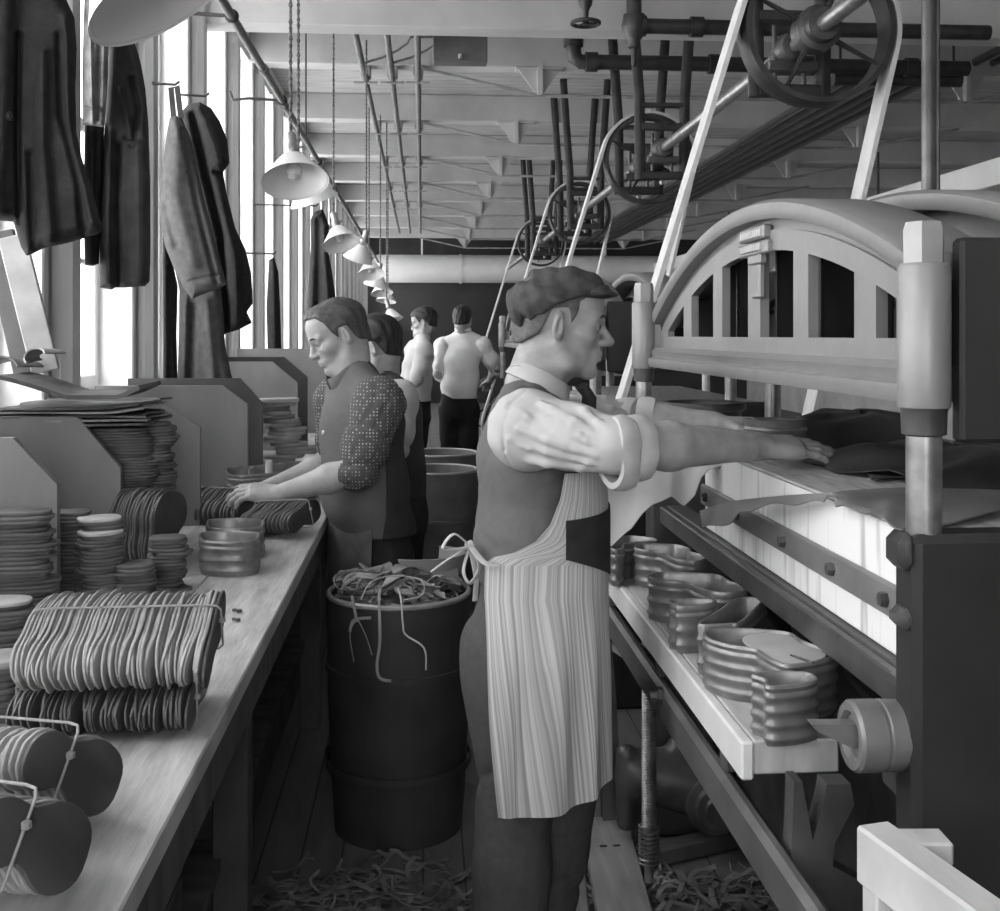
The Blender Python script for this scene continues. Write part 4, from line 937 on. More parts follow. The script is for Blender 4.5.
hidesheet('hide', F, mat('dark brown hide', .09, .45, 0, .3, 6), 'dark flat hide under the hands of the man in the cap')
q = at(703, 406, 3.05); b = MB(); b.ring(q, (0, 0, 1), .105, .013, 36, 8); b.lathe([(.105, -.012), (.105, -.03), (.098, -.03), (.098, -.012)], q, n=36)
tag(b.build('ring_die', M_castdark), 'dark oval ring die lying on black hides behind the arms', 'die')
q = at(775, 425, 2.66); die([(q.x + .075 * cos(a), q.y + .05 * sin(a)) for a in [2 * pi * i / 10 for i in range(10)]], q.z - .03, .045, 'bright low die held by the left hand of the man in the cap', 'dies on the press bed', ribs=1)
# ------------------------------------------------------------------ line shaft, pulleys, belts
SX, SZ = 1.465, 2.687
b = MB(); b.cyl((SX, 1.2, SZ), (SX, 19, SZ), .03, n=14)
tag(b.build('line_shaft', M_steel), 'long bright line shaft turning overhead above the presses', 'shaft')
WD = [4.1, 7.15, 10.3, 13.6]; WL = ['big drive pulley at the top right above the near press', 'drive pulley overhead in the middle, second from the camera', 'third drive pulley overhead, above the cap', 'farthest drive pulley on the line shaft']
BL = ['nearest canvas belt slanting down behind the arched beam', 'second canvas belt running down behind the cap', 'third canvas belt far down the row', 'farthest canvas belt down the row']
HLb = ['black iron shaft hanger beside the nearest pulley', 'black iron shaft hanger beside the second pulley', 'black iron shaft hanger beside the third pulley', 'black iron shaft hanger beside the farthest pulley']
for i, D in enumerate(WD):
    y = yd(D, SX); R = .285 if i == 0 else .29
    t = thing('drive_pulley', WL[i], 'pulley', (SX, y, SZ), 'pulleys on the line shaft')
    b = MB(); b.lathe([(R - .024, -.06), (R - .004, -.06), (R, -.02), (R, .02), (R - .004, .06), (R - .024, .06), (R - .02, .0)], (SX, y, SZ), (0, 1, 0), 64, closed=True); b.build('rim', M_iron, t, 40)
    b = MB(); b.lathe([(.031, -.09), (.06, -.09), (.065, -.05), (.085, -.04), (.085, .04), (.065, .05), (.06, .09), (.031, .09)], (SX, y, SZ), (0, 1, 0), 24, closed=True); b.build('hub', M_castdark, t, 40)
    for k in range(4):
        a = pi / 4 + k * pi / 2 + .3; b = MB(); d = V((cos(a), 0, sin(a))); b.tube([V((SX, y, SZ)) + d * .05, V((SX, y, SZ)) + d * (R - .018)], [.012, .007], 8); b.build('spoke', M_iron, t)
    # belt round this pulley and the one below
    cx, cz, r2 = .93, .7, .36; dx, dz = cx - SX, cz - SZ; L = math.hypot(dx, dz); th = math.atan2(dz, dx); be = math.acos((R - r2) / L)
    pts = []
    for k in range(25): a = th + be + (2 * pi - 2 * be) * k / 24; pts.append((SX + (R + .004) * cos(a), SZ + (R + .004) * sin(a)))
    for k in range(25): a = th - be + 2 * be * k / 24; pts.append((cx + (r2 + .004) * cos(a), cz + (r2 + .004) * sin(a)))
    b = MB(); n = len(pts); c = V((sum(p[0] for p in pts) / n, sum(p[1] for p in pts) / n))
    vs = []
    for k, p in enumerate(pts):
        e = V((pts[(k + 1) % n][0] - pts[k - 1][0], pts[(k + 1) % n][1] - pts[k - 1][1])).normalized(); nx, nz = e.y, -e.x
        if (V(p) - c).dot(V((nx, nz))) < 0: nx, nz = -nx, -nz
        for (o, w) in ((0, -.055), (.018, -.055), (.018, .055), (0, .055)): vs.append((p[0] + nx * o, y + w, p[1] + nz * o))
    b.add(vs, [(k * 4 + j, ((k + 1) % n) * 4 + j, ((k + 1) % n) * 4 + (j + 1) % 4, k * 4 + (j + 1) % 4) for k in range(n) for j in range(4)])
    tag(b.build('drive_belt', M_belt, None, 40), BL[i], 'belt', 'belts of the line shaft')
    t2 = thing('press_pulley', ['pulley down between the first two presses, under the nearest belt', 'pulley down behind the second press', 'pulley down behind the third press', 'farthest pulley down beyond the presses'][i], 'pulley', (cx, y, cz), 'pulleys beside the presses')
    b = MB(); b.lathe([(r2 - .02, -.05), (r2, -.045), (r2, .045), (r2 - .02, .05)], (cx, y, cz), (0, 1, 0), 48, closed=True); b.build('rim', M_iron, t2, 40)
    b = MB(); b.lathe([(.02, -.09), (.05, -.09), (.05, .09), (.02, .09)], (cx, y, cz), (0, 1, 0), 20, closed=True); b.build('hub', M_castdark, t2, 40)
    for k in range(4): a = k * pi / 2 + .4; d = V((cos(a), 0, sin(a))); b = MB(); b.tube([V((cx, y, cz)) + d * .045, V((cx, y, cz)) + d * (r2 - .015)], .013, 8); b.build('spoke', M_iron, t2)
    b = MB(); b.cyl((cx, y - .25, cz), (cx, y + .3, cz), .02, n=12); b.box((cx - .04, y + .12, 0), (cx + .04, y + .2, cz + .05), .006); b.build('bearing_stand', M_castdark, t2, 0)
    # hanger
    for dy, suf in ((.3, ''), (-.42, ', camera side')):
        if i == 0 and dy < 0: continue
        yy = y + dy; t3 = thing('shaft_hanger', HLb[i] + (suf if suf else ', far side'), 'hanger', (SX, yy, 3.6), 'hangers of the line shaft')
        for sx in (-1, 1):
            b = MB(); b.tube([(SX + sx * .2, yy, 3.845), (SX + sx * .17, yy, 3.4), (SX + sx * .14, yy, 3.0), (SX + sx * .135, yy, 2.5)], .018, 8, flat=(.034, .02)); b.build('arm', M_iron, t3)
        for z, h in ((2.94, .03), (2.8, .045), (2.5, .05)):
            b = MB(); b.box((SX - .13, yy - .02, z), (SX + .13, yy + .02, z + h), .006); b.build('cross_bar', M_iron, t3, 0)
        b = MB(); b.lathe([(.032, -.09), (.055, -.085), (.06, -.03), (.07, 0), (.06, .03), (.055, .085), (.032, .09)], (SX, yy, SZ), (0, 1, 0), 18, closed=True); b.box((SX - .1, yy - .05, SZ - .09), (SX + .1, yy + .05, SZ - .05), .006); b.build('bearing', M_castdark, t3, 40)
        for sx in (-1, 1): b = MB(); b.cyl((SX + sx * .06, yy, SZ + .1), (SX + sx * .06, yy, SZ - .17), .01, n=8); b.build('bolt', M_castdark, t3)
        b = MB(); b.lathe([(0, 0), (.014, .004), (.018, .02), (.01, .035), (0, .036)], (SX, yy, SZ - .22), n=10); b.build('oil_cup', M_brass, t3)
# ------------------------------------------------------------------ black steam pipes and heating coils
b = MB(); z = 3.36; ya = yd(7.3, 1.2)
b.tube([(1.0, ya, 3.62), (1.0, ya, z + .1), (1.01, ya, z + .03), (1.05, ya, z), (1.1, ya, z)] + [(x, ya, z) for x in (1.6, 2.4, 3.7)], .05, 14)
for x in (1.12, 1.95, 2.6, 3.3): b.cyl((x - .04, ya, z), (x + .04, ya, z), .066, n=14)
b.cyl((1.0, ya, z + .1), (1.0, ya, z + .18), .066, n=14)
o = tag(b.build('steam_pipe', M_iron), 'black steam pipe with an elbow crossing under the ceiling left of the pulleys', 'pipe')
yb = yd(6.1, 1.4); z2 = 3.26
b = MB(); b.tube([(1.17, yb, 3.84), (1.17, yb, z2), (1.2, yb, z2), (1.8, yb, z2), (3.2, yb, z2)], .042, 12); b.cyl((2.2, yb, z2), (2.2, yb, ZC), .01, n=6)
for x in (1.2, 1.52, 1.85): b.cyl((x - .035, yb, z2), (x + .035, yb, z2), .058, n=12)
o = tag(b.build('steam_pipe', M_iron), 'upper black steam pipe with a drain cock at the top of the picture', 'pipe')
b = MB(); b.lathe([(.06, .06), (.07, .0), (.05, -.06), (.035, -.08), (.035, -.12), (.02, -.13), (.014, -.22), (0, -.23)], (1.17, yb, z2), n=14); b.build('drain_cock', M_iron, o, 40)
t = thing('valve', 'black valve with a handwheel hanging left of the upper steam pipe', 'valve', (.9, yb, 3.42))
b = MB(); b.lathe([(.012, .44), (.012, .15), (.02, .14), (.03, .06), (.045, .02), (.035, -.03), (.018, -.06), (.012, -.14)], (.9, yb, 3.4), n=12); b.build('body', M_iron, t, 40)
b = MB(); b.ring((.9, yb, 3.27), (0, 0, 1), .075, .012, 28, 6); b.lathe([(0, -.012), (.02, -.012), (.02, .012), (0, .012)], (.9, yb, 3.27), n=10)
for k in range(3): a = k * 2.094; b.tube([(.9, yb, 3.27), (.9 + .075 * cos(a), yb + .075 * sin(a), 3.27)], .007, 6)
b.build('handwheel', M_iron, t)
coil = tag(MB().cyl((2.8, ya + .1, 3.3), (3.7, ya + .1, 3.3), .045, n=12).cyl((2.85, ya + .1, 3.3), (2.85, ya + .1, ZC), .01, n=6).cyl((3.65, ya + .1, 3.3), (3.65, ya + .1, ZC), .01, n=6).build('heating_coil', M_iron), 'rack of black heating pipes running away under the ceiling behind the big pulley', 'heating pipes')
for k in range(6): b = MB(); x = 2.95 + .12 * k; b.tube([(x, ya + .1, 3.3), (x, ya + .2, 3.34), (x, 21, 3.34)], .028, 8); b.cyl((x, ya + .14, 3.31), (x, ya + .24, 3.34), .045, n=10); b.build('coil_pipe', M_iron, coil)
coil = tag(MB().cyl((3.5, 5.9, 3.5), (5.2, 5.9, 3.5), .045, n=12).cyl((4.6, 5.9, 3.5), (4.6, 5.9, ZC), .01, n=6).build('heating_coil', M_iron), 'second rack of black heating pipes at the top right corner', 'heating pipes')
for k in range(9): b = MB(); x = 3.95 + .13 * k; b.tube([(x, 5.9, 3.5), (x, 7.6, 3.5)], .034, 8); b.cyl((x, 5.95, 3.5), (x, 6.06, 3.5), .046, n=10); b.build('coil_pipe', M_iron, coil)
p = at(929, 140, 4.6); b = MB(); b.cyl((p.x, p.y, 0), (p.x, p.y, ZC), .03, n=14); b.cyl((p.x, p.y, 3.05), (p.x, p.y, 3.13), .04, n=14); b.cyl((p.x + .05, p.y + .03, 0), (p.x + .05, p.y + .03, ZC), .012, n=8)
tag(b.build('standpipe', mat('grey pipe', .16, .4, .4)), 'vertical grey pipe standing behind the arched beam at the right', 'pipe')
for px, D in ((500, 9.5), (812, 9.0), (910, 8.0)):
    pass
# ------------------------------------------------------------------ barrels
def barrel(name, label, c, R, H, m, hoops):
    t = thing(name, label, 'barrel', c, 'barrels for waste leather'); b = MB(); c = V(c)
    b.lathe([(0, 0), (R * .9, 0), (R * .9, .01), (R * .96, H * .3), (R, H * .6), (R, H), (R - .014, H), (R - .014, H * .6), (R * .88, .03), (0, .03)], c, n=48); b.build('staves', m, t, 40)
    for z in hoops: b = MB(); b.lathe([(R + .0, z), (R + .006, z + .002), (R + .006, z + .022), (R, z + .024)], c, n=48); b.build('hoop', m, t, 40)
    b = MB(); b.ring(c + V((0, 0, H)), (0, 0, 1), R - .004, .009, 56, 8); b.build('rim', mat('worn rim', .3, .4, .2), t)
    return t
bc = at(399, 600, 3.5); bc.z = 0; BR = .225; BH = .735
barrel('barrel', 'big tarred barrel brimming with leather scraps, beside the workbench', bc, BR, BH, M_barrel, (.2, .5))
q = at(436, 470, 6.3); q.z = 0; barrel('barrel', 'grey barrel behind the tarred one, near the blurred men', q, .24, .78, M_barrelg, (.5,)); q1 = q
q = at(440, 462, 7.1); q.z = 0; barrel('barrel', 'farther grey barrel showing only its rim behind the other grey one', q, .24, .79, M_barrelg, (.5,))
r = random.Random(5); b = MB()
def P(u, v): a = 2 * pi * u; rr = (BR - .02) * v; return (bc.x + rr * cos(a), bc.y + rr * sin(a), BH - .045 + .03 * (1 - v) + .012 * sin(5 * a + 8 * v) * v)
b.sheet(P, 28, 7, .004)
for i in range(150):
    a = r.uniform(0, 6.28); rr = BR * math.sqrt(r.random()) * .85; c = V((bc.x + rr * cos(a), bc.y + rr * sin(a), BH - .02 + .1 * r.random() * (1 - rr / BR)))
    d = r.uniform(0, 6.28); l = r.uniform(.02, .07); k = r.uniform(-.8, .8)
    pts = []
    for j in range(6): pts.append(c.copy()); c = c + V((cos(d), sin(d), r.uniform(-.25, .25))) * l * .35; d += k * .5; c.z = max(c.z, BH - .035)
    pts = [p if (p - V((bc.x, bc.y, p.z))).length < BR - .03 else V((bc.x, bc.y, p.z)) + (p - V((bc.x, bc.y, p.z))).normalized() * (BR - .03) for p in pts]
    b.tube(pts, .004, 4, flat=(r.uniform(.004, .012), .0018))
for i in range(14):
    a = r.uniform(0, 6.28); rr = (BR - .07) * math.sqrt(r.random()); c = V((bc.x + rr * cos(a), bc.y + rr * sin(a), BH + .022)); R1 = r.uniform(.03, .06); d = r.uniform(0, 6.28); n_ = r.uniform(3, 5.5)
    pts = [c + V((R1 * cos(d + n_ * i_ / 14) * 1.2, R1 * sin(d + n_ * i_ / 14), .02 * sin(d + 5 * i_ / 14) + .02)) for i_ in range(15)]
    pts = [p if (p - V((bc.x, bc.y, p.z))).length < BR - .02 else V((bc.x, bc.y, p.z)) + (p - V((bc.x, bc.y, p.z))).normalized() * (BR - .02) for p in pts]
    b.tube(pts, .004, 5, flat=(.0022, .006))
for i in range(34):
    a = r.uniform(0, 6.28); rr = (BR - .05) * math.sqrt(r.random()); c = V((bc.x + rr * cos(a), bc.y + rr * sin(a), BH + .01 + .06 * (1 - rr / BR) * r.random())); d = r.uniform(0, 6.28); w = r.uniform(.012, .03); l = r.uniform(.05, .1); k = r.uniform(-2.5, 2.5); ph = r.uniform(0, 3)
    e = V((cos(d), sin(d), 0)); f = V((-sin(d), cos(d), 0))
    def P(u, v):
        p = c + e * (l * (u - .5)) + f * (w * (v - .5) * (1 + .5 * sin(4 * u + ph)) * 2 + .3 * l * k * (u - .5) ** 2) + V((0, 0, .02 * sin(3 * u + ph) + .015 * v * sin(ph)))
        q = p - V((bc.x, bc.y, p.z)); m = BR - .022
        if q.length > m: p = V((bc.x, bc.y, p.z)) + q.normalized() * m
        return p
    b.sheet(P, 8, 3, .003)
tag(b.build('scrap_heap', M_scrap), 'tangle of leather scraps filling the tarred barrel', 'scraps', kind='stuff')
# larger pieces on the heap and strips over its rim
q = at(430, 565, 3.58); q.z = BH + .04
def P(u, v): a = -2.6 + 3.9 * u; return (q.x + (.1 + .02 * v) * cos(a), q.y + (.06 + .02 * v) * sin(a), q.z + .055 * v + .02 * u * v)
b = MB(); b.sheet(P, 20, 4, .004); tag(b.build('leather_curl', mat('mid leather', .22, .5, 0, .2, 6)), 'curled band of leather standing on top of the scraps', 'leather')
def P(u, v): return (q.x - .07 + .16 * u, q.y - .07 + .05 * v - .02 * u, q.z - .005 + (.06 * u * (1.6 - u)) * v + .01 * sin(4 * u))
b = MB(); b.sheet(P, 16, 8, .004); tag(b.build('leather_offcut', mat('grey leather', .16, .5, 0, .2, 6)), 'broad folded offcut lying against the curled band on the scraps', 'leather')
def strip(pts, w, lab, m=M_leather, t=.002):
    b = MB(); P_ = cr3(pts); b.tube(P_, .004, 6, flat=(w, t)); tag(b.build('leather_strip', m), lab, 'strip', 'strips hanging from the tarred barrel')
D0 = 3.262; D1 = 3.245
strip([at(398, 598, 3.33) + V((0, 0, .03)), at(401, 603, D0) + V((0, 0, .01)), at(403, 625, D1), at(406, 635, D1), at(424, 648, D1), at(426, 670, D1)], .003, 'thin strip hanging down the barrel in a crooked line, rightmost of the three', M_leatherl)
strip([at(380, 598, 3.33) + V((0, 0, .03)), at(379, 604, D0) + V((0, 0, .01)), at(380, 640, D1), at(377, 665, D1), at(380, 678, D1), at(391, 681, D1)], .005, 'middle strip hanging down the barrel, hooked at its end')
b = MB();  
for pts in ([at(352, 600, D0) + V((0, 0, .012)), at(355, 612, D1), at(357, 622, D1)], [at(350, 632, D1), at(354, 620, D1), at(371, 618, D1)], [at(357, 618, D1), at(366, 636, D1), at(372, 655, D1)], [at(357, 618, D1), at(350, 634, D1), at(354, 662, D1)]): b.tube(cr3(pts), .004, 6, flat=(.005, .002))
tag(b.build('leather_strip', mat('mid leather', .22)), 'star shaped offcut with dangling arms on the left of the barrel', 'strip', 'strips hanging from the tarred barrel')
strip([at_z(361, 600, BH + .02), at_z(370, 583, BH + .07), at_z(392, 576, BH + .08), at_z(421, 580, BH + .08), at_z(422, 595, BH + .035), at_z(404, 600, BH + .03)], .0035, 'pale looping strip lying over the scraps in the barrel', M_leatherl)
# ------------------------------------------------------------------ floor: planks, timber, scraps
p0 = at(604, 835, 3.42); p1 = at(632, 930, 2.72); b = MB(); b.bar((p0.x, p0.y, .03), (p1.x, p1.y, .03), .145, .045, .004); o = tag(b.build('floor_plank', mat('floor plank wood', .26, .6, 0, .25, 5, (6, 1, 1)), None, 0), 'wide pale plank lying on the floor beside the leg of the man in the cap', 'plank')
for k in (.35, .62): b = MB(); x = p0.x + (p1.x - p0.x) * .28 + .05 * (k - .5) * 3; b.box((x - .01, p0.y + (p1.y - p0.y) * .28 - .004, .05), (x + .01, p0.y + (p1.y - p0.y) * .28 + .004, .0545)); b.build('nail', M_iron, o, 0)
p0 = at(566, 850, 3.3); p1 = at(575, 930, 2.75); b = MB(); b.bar((p0.x, p0.y, .022), (p1.x, p1.y, .022), .09, .03, .004); tag(b.build('floor_plank', mat('worn plank wood', .2, .6, 0, .25, 5, (6, 1, 1)), None, 0), 'narrow plank lying on the floor left of the wide pale one', 'plank')
p0 = at(640, 868, 3.2); p1 = at(900, 835, 3.6); b = MB(); b.bar((p0.x, p0.y, .03), (p1.x, p1.y, .03), .06, .05, .006); tag(b.build('floor_timber', M_under, None, 0), 'dark timber lying across the floor under the press', 'timber')
r = random.Random(9); b = MB()
def scrapat(x, y):
    if math.hypot(x - bc.x, y - bc.y) < .33 or (y > 3.2 and x < .2) or (x < .48 and 2.2 < y < 2.74): return
    d = r.uniform(0, 6.28); k = r.uniform(-1, 1); z = .004 + .02 * r.random(); pts = []
    for j in range(6): pts.append(V((x, y, z))); l = r.uniform(.015, .035); x += l * cos(d); y += l * sin(d); d += k * .6; z = max(.003, z + r.uniform(-.012, .012))
    b.tube(pts, .003, 4, flat=(r.uniform(.003, .012), .0015))
for i in range(230): scrapat(r.uniform(-.45, .12), r.uniform(2.7, 3.2))
for i in range(420):
    x, y = r.uniform(.42, 1.1), r.uniform(2.5, 3.1)
    scrapat(x, y)
for i in range(60): scrapat(r.uniform(.2, .45), r.uniform(3.2, 5.5))
tag(b.build('floor_scraps', mat('floor trimmings', .15, .6, 0, .6, 9)), 'leather trimmings strewn over the floor under the barrel and the press', 'scraps', kind='stuff')
# pale trestle in the bottom right corner
t = thing('trestle', 'pale wooden trestle in the bottom right corner before the press end', 'trestle', (.65, 1.35, 0))
a = at(872, 826, 1.44); c = at(1060, 975, 1.13); a.z = c.z = .875
b = MB(); b.bar(a, c, .05, .075, .004); b.build('top_rail', M_pale, t, 0)
d = (c - a).normalized(); s = V((-d.y, d.x, 0))
b = MB(); b.bar(a + d * .03 - V((0, 0, .03)), V((a.x + d.x * .03 - s.x * .0, a.y + d.y * .03, 0)), .045, .045, .003); b.build('leg', M_pale, t, 0)
b = MB(); b.bar(c - d * .05 - V((0, 0, .03)), V((c.x - d.x * .05, c.y - d.y * .05, 0)), .045, .045, .003); b.build('leg', M_pale, t, 0)
b = MB(); q = a + d * .035 + V((.0, .0, .02)); b.bar(q - s * .0, q + V((.075, -.005, 0)), .045, .03, .003); b.build('cross_block', M_pale, t, 0)
# ================================================================== people
def hand_prims(S, W, d, n, tside, curl=(.25, .3, .3, .35), spread=.05, thumb=.7, sc=1.0, base=.1):
    """W wrist, d towards the fingers, n out of the back of the hand, tside towards the thumb"""
    d = V(d).normalized(); n = V(n); n = (n - d * n.dot(d)).normalized(); t = d.cross(n); t = t if t.dot(V(tside)) > 0 else -t
    offs = (.030, .0105, -.0095, -.028); lens = ((.042, .026, .02), (.046, .029, .021), (.043, .027, .02), (.034, .02, .018)); k = .008 * sc
    for i, o in enumerate(offs):
        a = W + t * (o * .55 * sc); kn = W + d * ((.09 - .006 * abs(i - 1)) * sc) + t * (o * sc) + n * (.004 * sc)
        S.rc(a, kn, .0155 * sc, .0125 * sc, .012 * sc)
        p = kn; ang = base + curl[i] * .5; sp = spread * (1.5 - i)
        for j, l in enumerate(lens[i]):
            dd = (d * cos(ang) - n * sin(ang)); dd = (dd + t * sp).normalized(); q = p + dd * (l * sc)
            S.rc(p, q, (.0098 - .0009 * j - (.0008 if i == 3 else 0)) * sc, (.009 - .001 * j - (.0008 if i == 3 else 0)) * sc, .004 * sc)
            p = q; ang += curl[i]
    b = W + d * (.02 * sc) + t * (.022 * sc) - n * (.004 * sc); m = b + (d * .55 + t * thumb - n * .25).normalized() * (.045 * sc)
    e = m + (d * .85 + t * (thumb * .45) - n * .15).normalized() * (.033 * sc); f = e + (d * .95 + t * .1 - n * .2).normalized() * (.026 * sc)
    S.rc(b, m, .0165 * sc, .0125 * sc, .014 * sc); S.rc(m, e, .0118 * sc, .0105 * sc, .004); S.rc(e, f, .0105 * sc, .008 * sc, .004)
    S.el(W + d * (.05 * sc) - n * (.004 * sc), (.045 * sc, .04 * sc, .014 * sc), Matrix((d, t, n)).transposed(), .015 * sc)
    return S
def head_frame(f, u):
    f = V(f).normalized(); u = V(u); u = (u - f * u.dot(f)).normalized(); return Matrix((f, u.cross(f), u)).transposed()
def head_prims(S, O, H, neck, sc=1.0, jaw=1.0, nose=1.0, lean=1.0):
    P = lambda x, y, z: O + H @ V((x, y, z)) * sc
    S.el(P(-.016, 0, .038), V((.098, .076, .082)) * sc, H, .02)
    S.el(P(.028, 0, -.03), V((.062, .059 * lean, .083)) * sc, H, .03)
    S.el(P(.05, 0, .05), V((.045, .055, .045)) * sc, H, .03)
    for s in (-1, 1):
        S.rc(P(-.008, s * .055, -.045), P(.02, s * .048, -.086), .016 * sc, .016 * sc, .025); S.rc(P(.02, s * .048, -.086), P(.07, s * .014, -.103), .015 * sc, .013 * sc, .025)
        S.el(P(.056, s * .042, -.022), V((.024, .02, .018)) * sc, H, .02)          # cheekbone
        S.el(P(.09, s * .032, .0), V((.014, .017, .010)) * sc, H, .012, True)      # eye socket
        S.rc(P(.089, s * .012, .0175), P(.073, s * .046, .017), .0095 * sc, .007 * sc, .02)   # brow
    S.rc(P(.07, -.01, -.1), P(.07, .01, -.1), .017 * sc * jaw, None, .02)
    S.rc(P(.089, 0, .008), P(.113 * nose ** .3, 0, -.032), .0075 * sc, .0105 * sc, .012); S.el(P(.105, 0, -.036), V((.013, .015, .009)) * sc, H, .008)
    for s in (-1, 1): S.el(P(.098, s * .011, -.037), V((.010, .007, .007)) * sc, H, .006)
    S.el(P(.08, 0, -.066), V((.018, .028, .02)) * sc, H, .015)
    S.rc(P(.093, -.014, -.063), P(.093, .014, -.063), .0058 * sc, None, .007); S.rc(P(.0915, -.012, -.0745), P(.0915, .012, -.0745), .0065 * sc, None, .007)
    S.rc(P(.1015, -.02, -.069), P(.1015, .02, -.069), .0024 * sc, None, .004, sub=True)
    S.rc(P(.0945, -.014, -.087), P(.0945, .014, -.087), .004 * sc, None, .01, sub=True)
    for s in (-1, 1):
        E = H @ Matrix.Rotation(.18, 3, 'Y') @ Matrix.Rotation(-s * .35, 3, 'Z')
        S.el(P(-.012, s * .079, -.004), V((.0125, .0075, .031)) * sc, E, .006); S.el(P(-.006, s * .074, -.02), V((.009, .008, .018)) * sc, E, .008)
        S.el(P(-.0075, s * .087, -.003), V((.0065, .007, .02)) * sc, E, .003, True)
        S.el(P(.0765, s * .031, .0), (.0115 * sc), None, .003)
        S.rc(P(.0838, s * .02, .0065), P(.078, s * .042, .004), .0042 * sc, .0036 * sc, .006)   # upper lid
    S.rc(P(-.035, 0, -.05), neck, .054 * sc, .058 * sc, .03)
    S.rc(P(.0, 0, -.075), neck + H @ V((.02, 0, 0)), .045 * sc, .05 * sc, .03)
    return S
def hair_mesh(O, H, line, sc=1.0, off=.007, h=.0035, part=None, front=None, ripple=.0016):
    S = SDF(); P = lambda x, y, z: O + H @ V((x, y, z)) * sc
    S.el(P(-.016, 0, .038), V((.098 + off, .076 + off, .082 + off)) * sc, H, .02); S.el(P(.045, 0, .055), V((.047 + off, .055 + off, .047 + off)) * sc, H, .03)
    S.el(P(-.03, 0, -.03), V((.075, .062 + off, .07)) * sc, H, .03)
    if front: S.el(P(*front[0]), V(front[1]) * sc, H, .02)
    xs, zs = zip(*line)
    def post(F, X, Y, Z):
        x, y, z = X - O.x, Y - O.y, Z - O.z; c0, c1, c2 = H.col
        lx = (x * c0.x + y * c0.y + z * c0.z) / sc; ly = (x * c1.x + y * c1.y + z * c1.z) / sc; lz = (x * c2.x + y * c2.y + z * c2.z) / sc
        g = (np.interp(lx, xs, zs) - lz) * .8 * sc; F = F + ripple * np.sin(lx * 60 + 140 * ly + 60 * lz) + ripple * np.sin(230 * ly + 90 * lx)
        if part is not None: F = F + .004 * np.exp(-((ly - part) / .004) ** 2)
        return -smin(-F, -g, .006)
    return S.verts(h, post)
def eyes(O, H, parent, sc=1.0):
    b = MB()
    for s in (-1, 1): b.lathe([(.0001, .006), (.003, .0055), (.0055, .003), (.006, 0), (.004, -.004), (.0001, -.006)], O + H @ V((.0838, s * .0315, -.001)) * sc, H @ V((1, s * .15, -.12)), 12)
    b.build('eyes', M_eye, parent)
    b = MB()
    for s in (-1, 1): b.tube([O + H @ V((x, s * y, z)) * sc for x, y, z in ((.0985, .013, .019), (.0985, .022, .0235), (.093, .034, .0245), (.083, .046, .019))], [.0022, .0034, .0032, .0018], 6)
    b.build('eyebrows', M_hair, parent)
def collar(parent, c, axis, R, h, m, name='collar', open_=.0, flare=.006, fwd=(1, 0, 0)):
    b = MB(); M = frame(axis, fwd); c = V(c); n = 36; vs = []
    ax = V(axis).normalized(); f = V(fwd); f = (f - ax * f.dot(ax)).normalized(); l = ax.cross(f); vs = []
    for i in range(n + 1):
        a = open_ + (2 * pi - 2 * open_) * i / n; dr = f * cos(a) + l * sin(a)
        for (r, z) in ((R, -h / 2), (R + .002, h * .45), (R + .004, h / 2), (R + .008, h / 2 - .002), (R + .006 + flare, -h * .5), (R + .001 + flare, -h * .55)): vs.append(c + dr * r + ax * (z - .3 * h * max(0, cos(a))))
    b.add(vs, [(i * 6 + j, (i + 1) * 6 + j, (i + 1) * 6 + (j + 1) % 6, i * 6 + (j + 1) % 6) for i in range(n) for j in range(6)] + [tuple(range(6)), tuple(n * 6 + j for j in (5, 4, 3, 2, 1, 0))])
    return b.build(name, m, parent, 60)

def legs_cloth(hips, knees, anks, pelvis, lat, m, parent, r=(.105, .082, .085), fold=.004, h=.011):
    S = SDF()
    for hp, kn, an in zip(hips, knees, anks):
        S.rc(hp, kn, r[0], r[1], .03).rc(kn, an, r[1], r[2], .03)
    S.rc(pelvis + V((0, 0, .09)), pelvis - V((0, 0, .06)), .112, .122, .04, lat, 1.35)
    zb = min(a.z for a in anks) + .0
    return sdf_obj('trousers', [S.verts(h, posts(wrinkle(fold, 20, (.35, .2, 1)), crease(fold * 2, 40, (.8, .3, .35), 1.0), cut((0, 0, -1), (0, 0, zb - .03)), cut((0, 0, 1), (0, 0, pelvis.z + .17))))], m, parent)
def shoes(anks, fwd, parent, fl=None):
    for a in anks:
        S = SDF(); b = V((a.x, a.y, 0)); f = V(fwd).normalized()
        S.rc(b - f * .05 + V((0, 0, .045)), b + f * .15 + V((0, 0, .03)), .042, .034, .02, ).rc(b + V((0, 0, .05)), b + V((0, 0, .13)), .046, .045, .03)
        sdf_obj('shoe', [S.verts(.008, cut((0, 0, -1), (0, 0, .002)))], M_shoe, parent)
